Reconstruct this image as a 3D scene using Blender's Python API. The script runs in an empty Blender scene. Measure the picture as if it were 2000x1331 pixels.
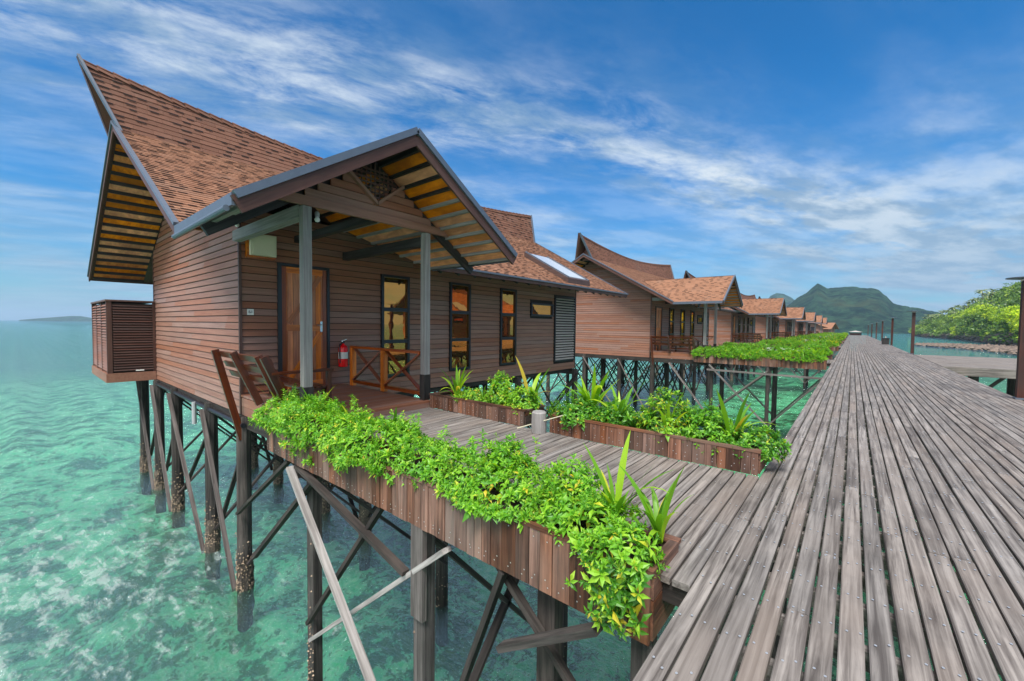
import bpy, math, random
import numpy as np
from mathutils import Vector, Matrix
R = math.radians
random.seed(7); rng = np.random.default_rng(7)
sc = bpy.context.scene
COL = sc.collection

# ------------------------------------------------------------------ camera
yaw, pitch, roll, fpx = .6916, .0367, .0115, 802.76
fw = Vector((-math.sin(yaw)*math.cos(pitch), math.cos(yaw)*math.cos(pitch), -math.sin(pitch)))
rt = Vector((math.cos(yaw), math.sin(yaw), 0)); up = rt.cross(fw)
r2 = rt*math.cos(roll)+up*math.sin(roll); u2 = -rt*math.sin(roll)+up*math.cos(roll)
cam = bpy.data.cameras.new('camera'); camo = bpy.data.objects.new('camera', cam); COL.objects.link(camo)
cam.sensor_width = 36; cam.lens = fpx/2000*36; cam.clip_start = .05; cam.clip_end = 30000
m = Matrix((r2, u2, -fw)).transposed().to_4x4(); m.translation = (0, 0, 1.6)
camo.matrix_world = m; sc.camera = camo
sc.render.resolution_x = 1024; sc.render.resolution_y = 681

# ------------------------------------------------------------------ world and sun
SUN_EL, SUN_AZ = R(57), R(158)      # azimuth from +Y clockwise: behind the camera, a little to the right
world = bpy.data.worlds.new('World'); sc.world = world; world.use_nodes = True
wt = world.node_tree; wt.nodes.clear()
class NT:
    def __init__(s, t): s.t = t
    def n(s, typ, **k):
        nd = s.t.nodes.new(typ)
        for a, b in k.items():
            if a == 'i':
                for x, y in b.items(): nd.inputs[x].default_value = y
            else: setattr(nd, a, b)
        return nd
    def l(s, a, b): s.t.links.new(a, b)
    def math(s, op, a, b=None, c=None, clamp=False):
        nd = s.n('ShaderNodeMath', operation=op); nd.use_clamp = clamp
        for i, v in enumerate((a, b, c)):
            if v is None: continue
            if isinstance(v, (int, float)): nd.inputs[i].default_value = v
            else: s.l(v, nd.inputs[i])
        return nd.outputs[0]
    def vmath(s, op, a, b=None, scale=None):
        nd = s.n('ShaderNodeVectorMath', operation=op)
        for i, v in enumerate((a, b)):
            if v is None: continue
            if isinstance(v, (tuple, list)): nd.inputs[i].default_value = v
            else: s.l(v, nd.inputs[i])
        if scale is not None:
            if isinstance(scale, (int, float)): nd.inputs['Scale'].default_value = scale
            else: s.l(scale, nd.inputs['Scale'])
        return nd.outputs[1] if op in ('DOT_PRODUCT', 'LENGTH') else nd.outputs[0]
    def mix(s, f, a, b, mode='MIX'):
        nd = s.n('ShaderNodeMix', data_type='RGBA', blend_type=mode)
        for i, v in ((0, f), (6, a), (7, b)):
            if isinstance(v, (int, float)): nd.inputs[i].default_value = v
            elif isinstance(v, (tuple, list)): nd.inputs[i].default_value = (*v[:3], 1)
            else: s.l(v, nd.inputs[i])
        return nd.outputs[2]
    def noise(s, vec, scale=1, detail=4, rough=.5, dist=0, lac=2):
        nd = s.n('ShaderNodeTexNoise', i={'Scale': scale, 'Detail': detail, 'Roughness': rough, 'Distortion': dist, 'Lacunarity': lac})
        s.l(vec, nd.inputs['Vector']); return nd.outputs[0]
    def ramp(s, f, stops):
        nd = s.n('ShaderNodeValToRGB'); cr = nd.color_ramp
        while len(cr.elements) < len(stops): cr.elements.new(.5)
        for e, (p, c) in zip(cr.elements, stops):
            e.position = p; e.color = (c, c, c, 1) if isinstance(c, (int, float)) else (*c, 1)
        s.l(f, nd.inputs[0]); return nd.outputs[0]
    def maprange(s, v, a, b, c=0, d=1, smooth=True):
        nd = s.n('ShaderNodeMapRange', i={1: a, 2: b, 3: c, 4: d})
        if smooth: nd.interpolation_type = 'SMOOTHSTEP'
        s.l(v, nd.inputs[0]); return nd.outputs[0]
W = NT(wt)
sky = W.n('ShaderNodeTexSky', sky_type='NISHITA'); sky.sun_disc = False
sky.sun_elevation = SUN_EL; sky.sun_rotation = SUN_AZ; sky.air_density = 1.0; sky.dust_density = .4; sky.ozone_density = 2.2
tc = W.n('ShaderNodeTexCoord'); D = tc.outputs['Generated']
sep = W.n('ShaderNodeSeparateXYZ'); W.l(D, sep.inputs[0])
zc = W.math('MAXIMUM', sep.outputs[2], 0.0)
den = W.math('ADD', zc, .1)
ux = W.math('DIVIDE', sep.outputs[0], den); uy = W.math('DIVIDE', sep.outputs[1], den)
# rotate into streak frame: along = (.465,.885), across = (.885,-.465)
al = W.math('ADD', W.math('MULTIPLY', ux, .465), W.math('MULTIPLY', uy, .885))
ac = W.math('SUBTRACT', W.math('MULTIPLY', ux, .885), W.math('MULTIPLY', uy, .465))
cv = W.n('ShaderNodeCombineXYZ'); W.l(W.math('MULTIPLY', al, .7), cv.inputs[0]); W.l(W.math('MULTIPLY', ac, 1.6), cv.inputs[1])
cvf = W.n('ShaderNodeCombineXYZ'); W.l(W.math('MULTIPLY', al, 1.1), cvf.inputs[0]); W.l(W.math('MULTIPLY', ac, 2.2), cvf.inputs[1])
n1 = W.noise(cv.outputs[0], 1.1, 8, .58, .25)
n2 = W.noise(cvf.outputs[0], 2.6, 12, .68, .3)
# long bright streak of cirrus crossing the sky
acw = W.math('ADD', ac, W.math('MULTIPLY', W.math('SUBTRACT', n1, .5), 1.0))
band = W.math('SUBTRACT', acw, -1.56)
band = W.math('POWER', 2.718, W.math('MULTIPLY', W.math('MULTIPLY', band, band), -11))
band = W.math('MULTIPLY', band, W.maprange(n2, .3, .68))
soft = W.maprange(n1, .42, .68)
soft = W.math('MULTIPLY', W.math('MULTIPLY', soft, W.maprange(n2, .25, .7, .45, 1)), W.maprange(zc, .48, .26, .3, 1.1))
low = W.maprange(zc, .45, .0, 0, 1)                 # more veil towards the horizon
cv3 = W.n('ShaderNodeCombineXYZ'); W.l(W.math('MULTIPLY', ux, .5), cv3.inputs[0]); W.l(W.math('MULTIPLY', uy, .35), cv3.inputs[1]); W.l(W.math('MULTIPLY', zc, 9), cv3.inputs[2])
n3 = W.noise(cv3.outputs[0], 1.5, 7, .6, .4)
veil = W.math('MULTIPLY', W.maprange(n3, .33, .58, .15, 1), low)
soft = W.math('ADD', soft, W.math('MULTIPLY', W.math('MULTIPLY', W.maprange(ux, -1.1, .1), W.maprange(uy, 1.9, 3.0)), W.maprange(n1, .3, .6, .2, .9)))
mask = W.math('ADD', W.math('MULTIPLY', band, .85), W.math('MULTIPLY', soft, .38), clamp=True)
mask = W.math('ADD', mask, W.math('MULTIPLY', veil, .62), clamp=True)
skyc = W.mix(1, sky.outputs[0], W.mix(W.maprange(zc, .30, .0), (.03, .50, .84), (.22, .49, .63)), 'MULTIPLY')
n4 = W.noise(cvf.outputs[0], 1.9, 7, .6)
cloudc = W.mix(W.maprange(n4, .38, .62), (1.5, 2.3, 3.3), (3.9, 4.4, 4.9))
cloudc = W.mix(W.maprange(zc, .3, .05, 0, .75), cloudc, (1.7, 2.6, 3.6))
# thin bright overcast round the sun, behind and above the camera, which softens its light
sdir = (math.sin(SUN_AZ)*math.cos(SUN_EL), math.cos(SUN_AZ)*math.cos(SUN_EL), math.sin(SUN_EL))
near_sun = W.vmath('DOT_PRODUCT', W.vmath('NORMALIZE', D), sdir)
over = W.math('MULTIPLY', W.maprange(near_sun, .16, .75), W.maprange(n1, .2, .7, .75, 1))
cloudc = W.mix(over, cloudc, (8.2, 8.0, 7.9)); mask = W.math('MAXIMUM', mask, over)
final = W.mix(mask, skyc, cloudc)
bg = W.n('ShaderNodeBackground', i={'Strength': .1}); W.l(final, bg.inputs[0])
wo = W.n('ShaderNodeOutputWorld'); W.l(bg.outputs[0], wo.inputs[0])

sd = bpy.data.lights.new('sun', 'SUN'); sd.energy = 3.3; sd.angle = R(20); sd.color = (1, .98, .95)
so = bpy.data.objects.new('sun', sd); COL.objects.link(so)
sv = Vector((math.sin(SUN_AZ)*math.cos(SUN_EL), math.cos(SUN_AZ)*math.cos(SUN_EL), math.sin(SUN_EL)))
so.rotation_euler = sv.to_track_quat('Z', 'Y').to_euler(); so.location = (0, -20, 40)
vs = sc.view_settings; vs.view_transform = 'Standard'; vs.look = 'None'; vs.exposure = .92; vs.gamma = 1; vs.use_curve_mapping = False

# ------------------------------------------------------------------ materials
def new_mat(name):
    mt = bpy.data.materials.new(name); mt.use_nodes = True
    t = mt.node_tree; t.nodes.clear(); N = NT(t)
    out = N.n('ShaderNodeOutputMaterial'); b = N.n('ShaderNodeBsdfPrincipled'); N.l(b.outputs[0], out.inputs[0])
    return mt, N, b, out
def rnd(N):
    a = N.n('ShaderNodeAttribute', attribute_name='tint'); o = N.n('ShaderNodeObjectInfo')
    return N.math('FRACT', N.math('ADD', a.outputs['Fac'], N.math('MULTIPLY', o.outputs['Random'], 7.31))), a.outputs['Fac']
def wood(name, c1, c2, axis='x', rough=.6, bump=.25, var=.35, alt=None, grain=26, along=1.3, stain=.35, spec=.3, wet=None):
    mt, N, b, out = new_mat(name)
    r, _ = rnd(N)
    tcn = N.n('ShaderNodeTexCoord'); off = N.n('ShaderNodeCombineXYZ')
    for k, q in enumerate((37., 53., 71.)): N.l(N.math('MULTIPLY', r, q), off.inputs[k])
    v = N.vmath('ADD', tcn.outputs['Object'], off.outputs[0])
    s = [grain]*3; s['xyz'.index(axis)] = along
    vg = N.vmath('MULTIPLY', v, tuple(s))
    g = N.noise(vg, 1, 6, .62, .5)
    big = N.noise(v, 1.7, 5, .6)
    col = N.mix(N.maprange(g, .28, .72), c1, c2)
    col = N.mix(N.math('MULTIPLY', N.maprange(big, .35, .75), stain), col, tuple(q*.45 for q in c1))
    if alt: col = N.mix(N.maprange(N.noise(v, .8, 3), .45, .7, 0, .6), col, alt)
    hs = N.n('ShaderNodeHueSaturation'); N.l(col, hs.inputs['Color'])
    N.l(N.maprange(r, 0, 1, 1-var, 1+var, False), hs.inputs['Value'])
    N.l(N.maprange(N.math('FRACT', N.math('MULTIPLY', r, 5.7)), 0, 1, .8, 1.2, False), hs.inputs['Saturation'])
    c = hs.outputs[0]
    if wet is not None:      # dark algae-stained wood just above the tide line
        sp = N.n('ShaderNodeSeparateXYZ'); gg = N.n('ShaderNodeNewGeometry'); N.l(gg.outputs['Position'], sp.inputs[0])
        zz = N.math('ADD', sp.outputs[2], N.math('MULTIPLY', N.noise(v, 3, 3), .8))
        c = N.mix(N.maprange(zz, wet, wet-.9), c, (.018, .015, .012))
    N.l(c, b.inputs['Base Color'])
    b.inputs['Roughness'].default_value = rough; b.inputs['Specular IOR Level'].default_value = spec
    bp = N.n('ShaderNodeBump', i={'Strength': bump, 'Distance': .012})
    N.l(N.math('ADD', g, N.math('MULTIPLY', big, .4)), bp.inputs['Height']); N.l(bp.outputs[0], b.inputs['Normal'])
    return mt
def plain(name, c, rough=.5, metal=0, var=.12, scale=6, bump=.05, spec=.5):
    mt, N, b, out = new_mat(name)
    r, _ = rnd(N); tcn = N.n('ShaderNodeTexCoord')
    n = N.noise(tcn.outputs['Object'], scale, 6, .6)
    hs = N.n('ShaderNodeHueSaturation'); hs.inputs['Color'].default_value = (*c, 1)
    N.l(N.maprange(N.math('ADD', n, N.math('MULTIPLY', r, .3)), .3, .95, 1-var, 1+var), hs.inputs['Value'])
    N.l(hs.outputs[0], b.inputs['Base Color']); b.inputs['Roughness'].default_value = rough; b.inputs['Metallic'].default_value = metal
    b.inputs['Specular IOR Level'].default_value = spec
    bp = N.n('ShaderNodeBump', i={'Strength': bump, 'Distance': .02}); N.l(n, bp.inputs['Height']); N.l(bp.outputs[0], b.inputs['Normal'])
    return mt
M = {}
gray1, gray2 = (.06, .05, .045), (.265, .238, .218)
for a in 'xyz':
    M['deck_'+a] = wood('weathered_deck_'+a, gray1, gray2, a, .75, .5, .15, (.185, .155, .135), 30, 1.1, .4)
    M['pile_'+a] = wood('pile_wood_'+a, (.016, .014, .013), (.075, .062, .055), a, .75, .6, .35, None, 22, 1.2, .4, wet=-2.6)
    M['siding_'+a] = wood('siding_'+a, (.205, .096, .066), (.27, .138, .097), a, .5, .08, .07, None, 16, .9, .06)
    M['brown_'+a] = wood('brown_paint_'+a, (.065, .034, .028), (.11, .058, .047), a, .5, .15, .12, None, 16, 1, .3)
    M['plank_'+a] = wood('planter_plank_'+a, (.045, .02, .013), (.20, .095, .06), a, .65, .45, .55, (.16, .12, .10), 26, 1.2, .4)
    M['red_'+a] = wood('varnished_red_'+a, (.04, .012, .008), (.12, .034, .017), a, .3, .12, .2, None, 20, 1, .3, .5)
    M['rail_'+a] = wood('railing_wood_'+a, (.16, .035, .012), (.34, .085, .025), a, .3, .12, .2, None, 20, 1, .3, .5)
    M['orange_'+a] = wood('door_wood_'+a, (.34, .075, .012), (.74, .22, .032), a, .35, .12, .35, None, 18, .8, .3, .5)
    M['greypost_'+a] = wood('grey_post_'+a, (.16, .15, .145), (.30, .285, .275), a, .6, .3, .08, None, 24, .8, .25)
    M['black_'+a] = wood('black_timber_'+a, (.012, .011, .011), (.045, .04, .038), a, .55, .3, .15, None, 20, 1, .2)
    M['pale_'+a] = wood('pale_brace_wood_'+a, (.20, .18, .17), (.46, .43, .41), a, .7, .4, .1, None, 24, 1, .3)
    M['brace_'+a] = wood('brace_wood_'+a, (.05, .042, .039), (.19, .165, .155), a, .7, .4, .3, None, 24, 1, .3)
M['ply'] = wood('plywood', (.50, .135, .018), (.86, .29, .055), 'x', .65, .1, .2, (.22, .08, .02), 9, 2, .5)
M['flash'] = plain('grey_metal_flashing', (.10, .12, .155), .4, .3, .1)
M['frame'] = plain('dark_window_frame', (.012, .013, .018), .35, 0, .1)
M['pvc'] = plain('grey_pipe', (.30, .31, .32), .4, 0, .1)
M['white'] = plain('white_plastic', (.65, .65, .62), .4)
M['cream'] = plain('cream_cover', (.52, .50, .36), .45, 0, .05)
M['redpaint'] = plain('red_enamel', (.80, .008, .012), .2, 0, .05)
M['chrome'] = plain('steel', (.6, .6, .62), .25, 1, .05)
M['dark'] = plain('dark_interior', (.02, .015, .012), .8)
M['rust'] = wood('rust_post', (.025, .007, .005), (.085, .022, .013), 'z', .6, .3, .1, (.03, .02, .018), 12, 1, .5)
M['nail'] = plain('nail_head', (.5, .5, .5), .35, .6, .1)
M['soil'] = plain('soil', (.04, .025, .018), .9, 0, .4, 20, .6)
M['barnacle'] = plain('barnacle', (.26, .19, .13), .8, 0, .9, 30, .4)
M['crust'] = plain('shell_crust', (.07, .055, .042), .9, 0, .9, 40, 1.0)
M['rock'] = plain('shore_rock', (.12, .088, .068), .85, 0, .5, 1.2, .5)
M['slatlight'] = plain('pale_louvre', (.42, .36, .33), .45, 0, .1)
def glass_mat(name, tint, dark, mixf=.75, rough=.01):
    mt, N, b, out = new_mat(name)
    g = N.n('ShaderNodeBsdfGlossy', i={'Roughness': rough}); g.inputs[0].default_value = (*tint, 1)
    tcn = N.n('ShaderNodeTexCoord'); bp = N.n('ShaderNodeBump', i={'Strength': .05, 'Distance': .02})
    N.l(N.noise(tcn.outputs['Object'], 2.5, 2), bp.inputs['Height']); N.l(bp.outputs[0], g.inputs['Normal'])
    b.inputs['Base Color'].default_value = (*dark, 1); b.inputs['Roughness'].default_value = .3
    mx = N.n('ShaderNodeMixShader'); mx.inputs[0].default_value = mixf
    N.l(b.outputs[0], mx.inputs[1]); N.l(g.outputs[0], mx.inputs[2]); N.l(mx.outputs[0], out.inputs[0]); return mt
M['glass'] = glass_mat('amber_mirror_glass', (.85, .36, .08), (.025, .014, .006), .75)
M['skyglass'] = glass_mat('skylight_glass', (.95, .95, .95), (.6, .62, .65), .6, .05)
# shingles: granule-coated, tint > 1.5 marks the dark granule band and painted shadow line under a course
def shingle_mat(name, ca, cb):
    mt, N, b, out = new_mat(name); r, raw = rnd(N)
    tcn = N.n('ShaderNodeTexCoord'); n = N.noise(tcn.outputs['Object'], 60, 3, .7); nb = N.noise(tcn.outputs['Object'], 1.1, 4, .6)
    col = N.mix(r, ca, cb); col = N.mix(N.maprange(n, .3, .7, 0, .5), col, tuple(q*.55 for q in ca))
    col = N.mix(N.maprange(nb, .5, .8, 0, .35), col, (.16, .13, .11))
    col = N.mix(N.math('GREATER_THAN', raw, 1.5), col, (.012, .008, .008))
    N.l(col, b.inputs['Base Color']); b.inputs['Roughness'].default_value = .85; b.inputs['Specular IOR Level'].default_value = .2
    bp = N.n('ShaderNodeBump', i={'Strength': .35, 'Distance': .01}); N.l(n, bp.inputs['Height']); N.l(bp.outputs[0], b.inputs['Normal'])
    return mt
M['shingle'] = shingle_mat('asphalt_shingle', (.21, .098, .056), (.32, .165, .10))
M['shingle_shaded'] = shingle_mat('asphalt_shingle_shaded', (.135, .062, .040), (.185, .088, .058))  # same shingle, darkened to paint in the steep upper slope's weaker sun
def leaf_mat(name, stops, trans=.35, rough=.45):
    mt, N, b, out = new_mat(name); r, _ = rnd(N)
    col = N.ramp(r, stops); N.l(col, b.inputs['Base Color']); b.inputs['Roughness'].default_value = rough
    tr = N.n('ShaderNodeBsdfTranslucent'); N.l(N.mix(1, col, (1.5, 1.5, .6), 'MULTIPLY'), tr.inputs[0])
    mx = N.n('ShaderNodeMixShader'); mx.inputs[0].default_value = trans
    N.l(b.outputs[0], mx.inputs[1]); N.l(tr.outputs[0], mx.inputs[2]); N.l(mx.outputs[0], out.inputs[0]); return mt
M['leaf'] = leaf_mat('shrub_leaf', [(0, (.025, .12, .008)), (.4, (.085, .28, .014)), (.75, (.20, .44, .02)), (.93, (.30, .50, .03)), (.97, (.50, .48, .03)), (1, (.58, .40, .03))])
M['strap'] = leaf_mat('strap_leaf', [(0, (.07, .22, .012)), (.5, (.19, .41, .015)), (.88, (.40, .55, .02)), (1, (.55, .38, .04))], .4)
M['stem'] = plain('stem', (.12, .16, .04), .7)
M['petal'] = plain('flower_petal', (.8, .78, .75), .5)
M['treeleaf'] = leaf_mat('tree_leaf', [(0, (.03, .08, .012)), (.5, (.10, .20, .015)), (1, (.26, .36, .03))], .25)
M['treebright'] = leaf_mat('tree_leaf_bright', [(0, (.14, .26, .01)), (.5, (.34, .50, .012)), (1, (.60, .68, .02))], .3)
M['palmleaf'] = leaf_mat('palm_leaf', [(0, (.05, .09, .02)), (.6, (.12, .17, .05)), (1, (.30, .31, .14))], .2)
M['bark'] = plain('bark', (.16, .12, .09), .9, 0, .3, 4, .5)

# ------------------------------------------------------------------ mesh helpers
class MB:
    def __init__(s): s.v = []; s.f = []; s.t = []
    def add(s, vs, fs, t=None):
        if t is None: t = random.random()
        o = len(s.v); s.v += [tuple(q) for q in vs]; s.f += [tuple(o+i for i in f) for f in fs]; s.t += [t]*len(fs)
        return s
    def box(s, x0, x1, y0, y1, z0, z1, t=None):
        return s.add([(x0, y0, z0), (x1, y0, z0), (x1, y1, z0), (x0, y1, z0), (x0, y0, z1), (x1, y0, z1), (x1, y1, z1), (x0, y1, z1)],
                     [(0, 3, 2, 1), (4, 5, 6, 7), (0, 1, 5, 4), (1, 2, 6, 5), (2, 3, 7, 6), (3, 0, 4, 7)], t)
    def prism(s, poly, th, t=None):      # polygon extruded by the vector th
        n = len(poly); th = Vector(th); a = [Vector(p) for p in poly]
        return s.add(a+[p+th for p in a], [tuple(range(n))[::-1], tuple(range(n, 2*n))]+[(i, (i+1) % n, n+(i+1) % n, n+i) for i in range(n)], t)
    def bar(s, p0, p1, w, h, upv=(0, 0, 1), t=None):
        p0, p1 = Vector(p0), Vector(p1); d = (p1-p0).normalized(); u = Vector(upv)
        sd_ = d.cross(u)
        if sd_.length < 1e-4: sd_ = d.cross(Vector((1, 0, 0)))
        sd_.normalize(); u = sd_.cross(d).normalized()
        c = [-sd_*w/2-u*h/2, sd_*w/2-u*h/2, sd_*w/2+u*h/2, -sd_*w/2+u*h/2]
        return s.add([p0+q for q in c]+[p1+q for q in c], [(3, 2, 1, 0), (4, 5, 6, 7), (0, 1, 5, 4), (1, 2, 6, 5), (2, 3, 7, 6), (3, 0, 4, 7)], t)
    def tube(s, p0, p1, r0, r1=None, n=10, t=None, jit=0):
        r1 = r0 if r1 is None else r1; p0, p1 = Vector(p0), Vector(p1); d = (p1-p0).normalized()
        a = d.orthogonal().normalized(); b_ = d.cross(a); vs = []
        for p, r in ((p0, r0), (p1, r1)):
            for k in range(n):
                q = 2*math.pi*k/n; rr = r*(1+random.uniform(-jit, jit)); vs.append(p+a*math.cos(q)*rr+b_*math.sin(q)*rr)
        return s.add(vs, [tuple(range(n))[::-1], tuple(range(n, 2*n))]+[(i, (i+1) % n, n+(i+1) % n, n+i) for i in range(n)], t)
    def lathe(s, c, prof, n=16, t=None):
        vs = []; c = Vector(c)
        for r, z in prof:
            for k in range(n):
                q = 2*math.pi*k/n; vs.append(c+Vector((r*math.cos(q), r*math.sin(q), z)))
        m_ = len(prof); fs = [(j*n+i, j*n+(i+1) % n, (j+1)*n+(i+1) % n, (j+1)*n+i) for j in range(m_-1) for i in range(n)]
        return s.add(vs, fs+[tuple(range(n))[::-1], tuple(range((m_-1)*n, m_*n))], t)
    def board(s, x0, x1, y0, y1, z0, z1, ax='y', ch=.006, t=None, tilt=0):   # plank with chamfered upper edges
        if ax == 'y':
            pr = [(x0, z0), (x1, z0), (x1, z1-ch), (x1-ch, z1+tilt), (x0+ch, z1-tilt), (x0, z1-ch)]
            a = [Vector((x, y0, z)) for x, z in pr]; return s.prism(a, (0, y1-y0, 0), t)
        pr = [(y0, z0), (y1, z0), (y1, z1-ch), (y1-ch, z1), (y0+ch, z1), (y0, z1-ch)]
        a = [Vector((x0, y, z)) for y, z in pr]; return s.prism(a, (x1-x0, 0, 0), t)
    def build(s, name, mat, parent=None, kind=None, label=None, smooth=False):
        return np_build(name, s.v, s.f, s.t, mat, parent, kind, label, smooth)
def np_build(name, v, f, t, mat, parent=None, kind=None, label=None, smooth=False):
    me = bpy.data.meshes.new(name)
    me.from_pydata(v if isinstance(v, list) else v.tolist(), [], f if isinstance(f, list) else f.tolist())
    a = me.attributes.new('tint', 'FLOAT', 'FACE'); a.data.foreach_set('value', np.asarray(t, dtype=np.float32))
    if smooth: me.polygons.foreach_set('use_smooth', [True]*len(me.polygons))
    me.materials.append(M[mat] if isinstance(mat, str) else mat)
    o = bpy.data.objects.new(name, me); COL.objects.link(o)
    if parent is not None: attach(o, parent)
    if kind: o['kind'] = kind
    if label: o['label'] = label
    return o
class BEAM:
    """one straight timber whose own x axis runs along it, so its grain does too"""
    def __init__(s, p0, p1, w, h, upv=(0, 0, 1)):
        p0, p1 = Vector(p0), Vector(p1); d = p1-p0; L = d.length; d.normalize(); u = Vector(upv); sd_ = d.cross(u)
        if sd_.length < 1e-4: sd_ = d.cross(Vector((1, 0, 0)))
        sd_.normalize(); u = sd_.cross(d).normalized()
        s.m = Matrix((d, u.cross(d), u)).transposed().to_4x4(); s.m.translation = p0; s.L, s.w, s.h = L, w, h
    def build(s, name, mat, parent=None, kind=None, label=None, smooth=False):
        if mat[-2:] in ('_y', '_z'): mat = mat[:-2]+'_x'
        o = MB().box(0, s.L, -s.w/2, s.w/2, -s.h/2, s.h/2).build(name, mat, parent, kind, label)
        off = -WL[parent.name] if parent is not None and parent.name in WL else Vector((0, 0, 0))
        o.matrix_basis = Matrix.Translation(off) @ s.m
        return o
WL = {}
def attach(o, p):
    o.parent = p
    o.location = -WL[p.name] if p.name in WL else Vector((0, 0, 0))
def thing(name, label, cat, loc=(0, 0, 0), group=None):
    o = bpy.data.objects.new(name, None); COL.objects.link(o); o.location = loc; o.empty_display_size = .2
    WL[o.name] = Vector(loc); o['label'] = label; o['category'] = cat
    if group: o['group'] = group
    return o
def tag(o, label, cat, group=None):
    o['label'] = label; o['category'] = cat
    if group: o['group'] = group
    return o
def copy_tree(o, dloc=None, parent=None):
    c = o.copy(); COL.objects.link(c)
    if parent is not None: c.parent = parent
    if dloc is not None: c.location = o.location+Vector(dloc)
    for ch in list(o.children): copy_tree(ch, None, c)
    return c
def vnoise(x, y, seed=0):
    x = np.asarray(x, float); y = np.asarray(y, float); xi = np.floor(x).astype(np.int64); yi = np.floor(y).astype(np.int64)
    fx = x-xi; fy = y-yi; fx = fx*fx*(3-2*fx); fy = fy*fy*(3-2*fy)
    def h(a, b):
        n = (a*374761393+b*668265263+seed*974711) & 0xffffffff
        n = ((n ^ (n >> 13))*1274126177) & 0xffffffff
        return ((n ^ (n >> 16)) & 0xffff)/65535.
    return (h(xi, yi)*(1-fx)+h(xi+1, yi)*fx)*(1-fy)+(h(xi, yi+1)*(1-fx)+h(xi+1, yi+1)*fx)*fy
def fbm(x, y, o=5, seed=0):
    s = 0; a = .5
    for k in range(o): s = s+a*vnoise(x*2**k, y*2**k, seed+k); a *= .5
    return s
ORD = ['nearest', 'second', 'third', 'fourth', 'fifth', 'sixth', 'farthest']
WATER = -3.85

# ------------------------------------------------------------------ water and seabed
mt, N, b, out = new_mat('sea_water')
g = N.n('ShaderNodeNewGeometry'); P = g.outputs['Position']
rot = N.n('ShaderNodeMapping', i={'Rotation': (0, 0, R(-38)), 'Scale': (1, 2.6, 1)}); N.l(P, rot.inputs[0]); V = rot.outputs[0]
w1 = N.noise(V, .9, 5, .6, .2); w2 = N.noise(V, 4.2, 6, .72, .2); w3 = N.noise(P, .05, 3, .5)
hgt = N.math('ADD', N.math('MULTIPLY', w1, .9), N.math('MULTIPLY', w2, .42))
bp = N.n('ShaderNodeBump', i={'Strength': 1.0, 'Distance': .38}); N.l(hgt, bp.inputs['Height'])
gl = N.n('ShaderNodeBsdfGlossy', i={'Roughness': .03}); gl.inputs[0].default_value = (.95, .97, 1, 1); N.l(bp.outputs[0], gl.inputs['Normal'])
tr = N.n('ShaderNodeBsdfTransparent'); tr.inputs[0].default_value = (.60, 1.0, .80, 1)
glint_r = N.vmath('LENGTH', N.vmath('MULTIPLY', N.vmath('ADD', P, (12.5, -.2, 0)), (.13, .17, 0)))  # mask for pale sky reflections painted into the water's diffuse colour
glint_n = N.noise(V, 1.5, 10, .75, .3); glint_n2 = N.noise(P, 5.0, 6, .75, .6)
foam = N.math('ADD', glint_n, N.math('MULTIPLY', glint_n2, .35)); foam = N.math('SUBTRACT', foam, N.math('MULTIPLY', glint_r, .16))  # foam holds the mask of the painted sky reflections, not real foam
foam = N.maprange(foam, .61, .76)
df = N.n('ShaderNodeBsdfDiffuse'); N.l(N.mix(N.maprange(w3, .35, .65), (.03, .22, .17), (.06, .32, .26)), df.inputs[0]); N.l(bp.outputs[0], df.inputs['Normal'])
m1 = N.n('ShaderNodeMixShader'); m1.inputs[0].default_value = .06; N.l(tr.outputs[0], m1.inputs[1]); N.l(df.outputs[0], m1.inputs[2])
fr = N.n('ShaderNodeFresnel', i={'IOR': 1.6}); bpf = N.n('ShaderNodeBump', i={'Strength': 1.0, 'Distance': .2}); N.l(hgt, bpf.inputs['Height']); N.l(bpf.outputs[0], fr.inputs['Normal'])
m2 = N.n('ShaderNodeMixShader'); N.l(N.math('MULTIPLY', fr.outputs[0], 1.0, clamp=True), m2.inputs[0]); N.l(m1.outputs[0], m2.inputs[1]); N.l(gl.outputs[0], m2.inputs[2])
glint_df = N.n('ShaderNodeBsdfDiffuse'); glint_df.inputs[0].default_value = (.34, .42, .40, 1); m3 = N.n('ShaderNodeMixShader'); N.l(N.math('MULTIPLY', foam, .5), m3.inputs[0]); N.l(m2.outputs[0], m3.inputs[1]); N.l(glint_df.outputs[0], m3.inputs[2])
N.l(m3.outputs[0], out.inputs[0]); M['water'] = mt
S = 14000
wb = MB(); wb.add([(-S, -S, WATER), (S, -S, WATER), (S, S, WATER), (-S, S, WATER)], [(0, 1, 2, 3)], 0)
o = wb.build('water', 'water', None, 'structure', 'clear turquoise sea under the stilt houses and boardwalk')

mt, N, b, out = new_mat('seabed_sand')
g = N.n('ShaderNodeNewGeometry'); P = g.outputs['Position']
a1 = N.noise(P, .8, 10, .75, .3); a2 = N.noise(P, 4.5, 9, .8, .6); a3 = N.noise(P, .012, 3, .5)
sand = N.mix(N.maprange(a2, .42, .60), (.26, .72, .44), (.95, 1.0, .86))
reef = N.mix(N.maprange(a2, .4, .62), (.012, .022, .006), (.14, .17, .05))
c = N.mix(N.maprange(N.math('ADD', a1, N.math('MULTIPLY', a2, .75)), .85, .93), sand, reef)
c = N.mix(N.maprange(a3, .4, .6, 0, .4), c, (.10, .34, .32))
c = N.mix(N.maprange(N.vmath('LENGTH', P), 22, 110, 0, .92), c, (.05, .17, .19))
N.l(c, b.inputs['Base Color']); b.inputs['Roughness'].default_value = .9
bp = N.n('ShaderNodeBump', i={'Strength': .8, 'Distance': .15}); N.l(a2, bp.inputs['Height']); N.l(bp.outputs[0], b.inputs['Normal'])
M['seabed'] = mt
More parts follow.
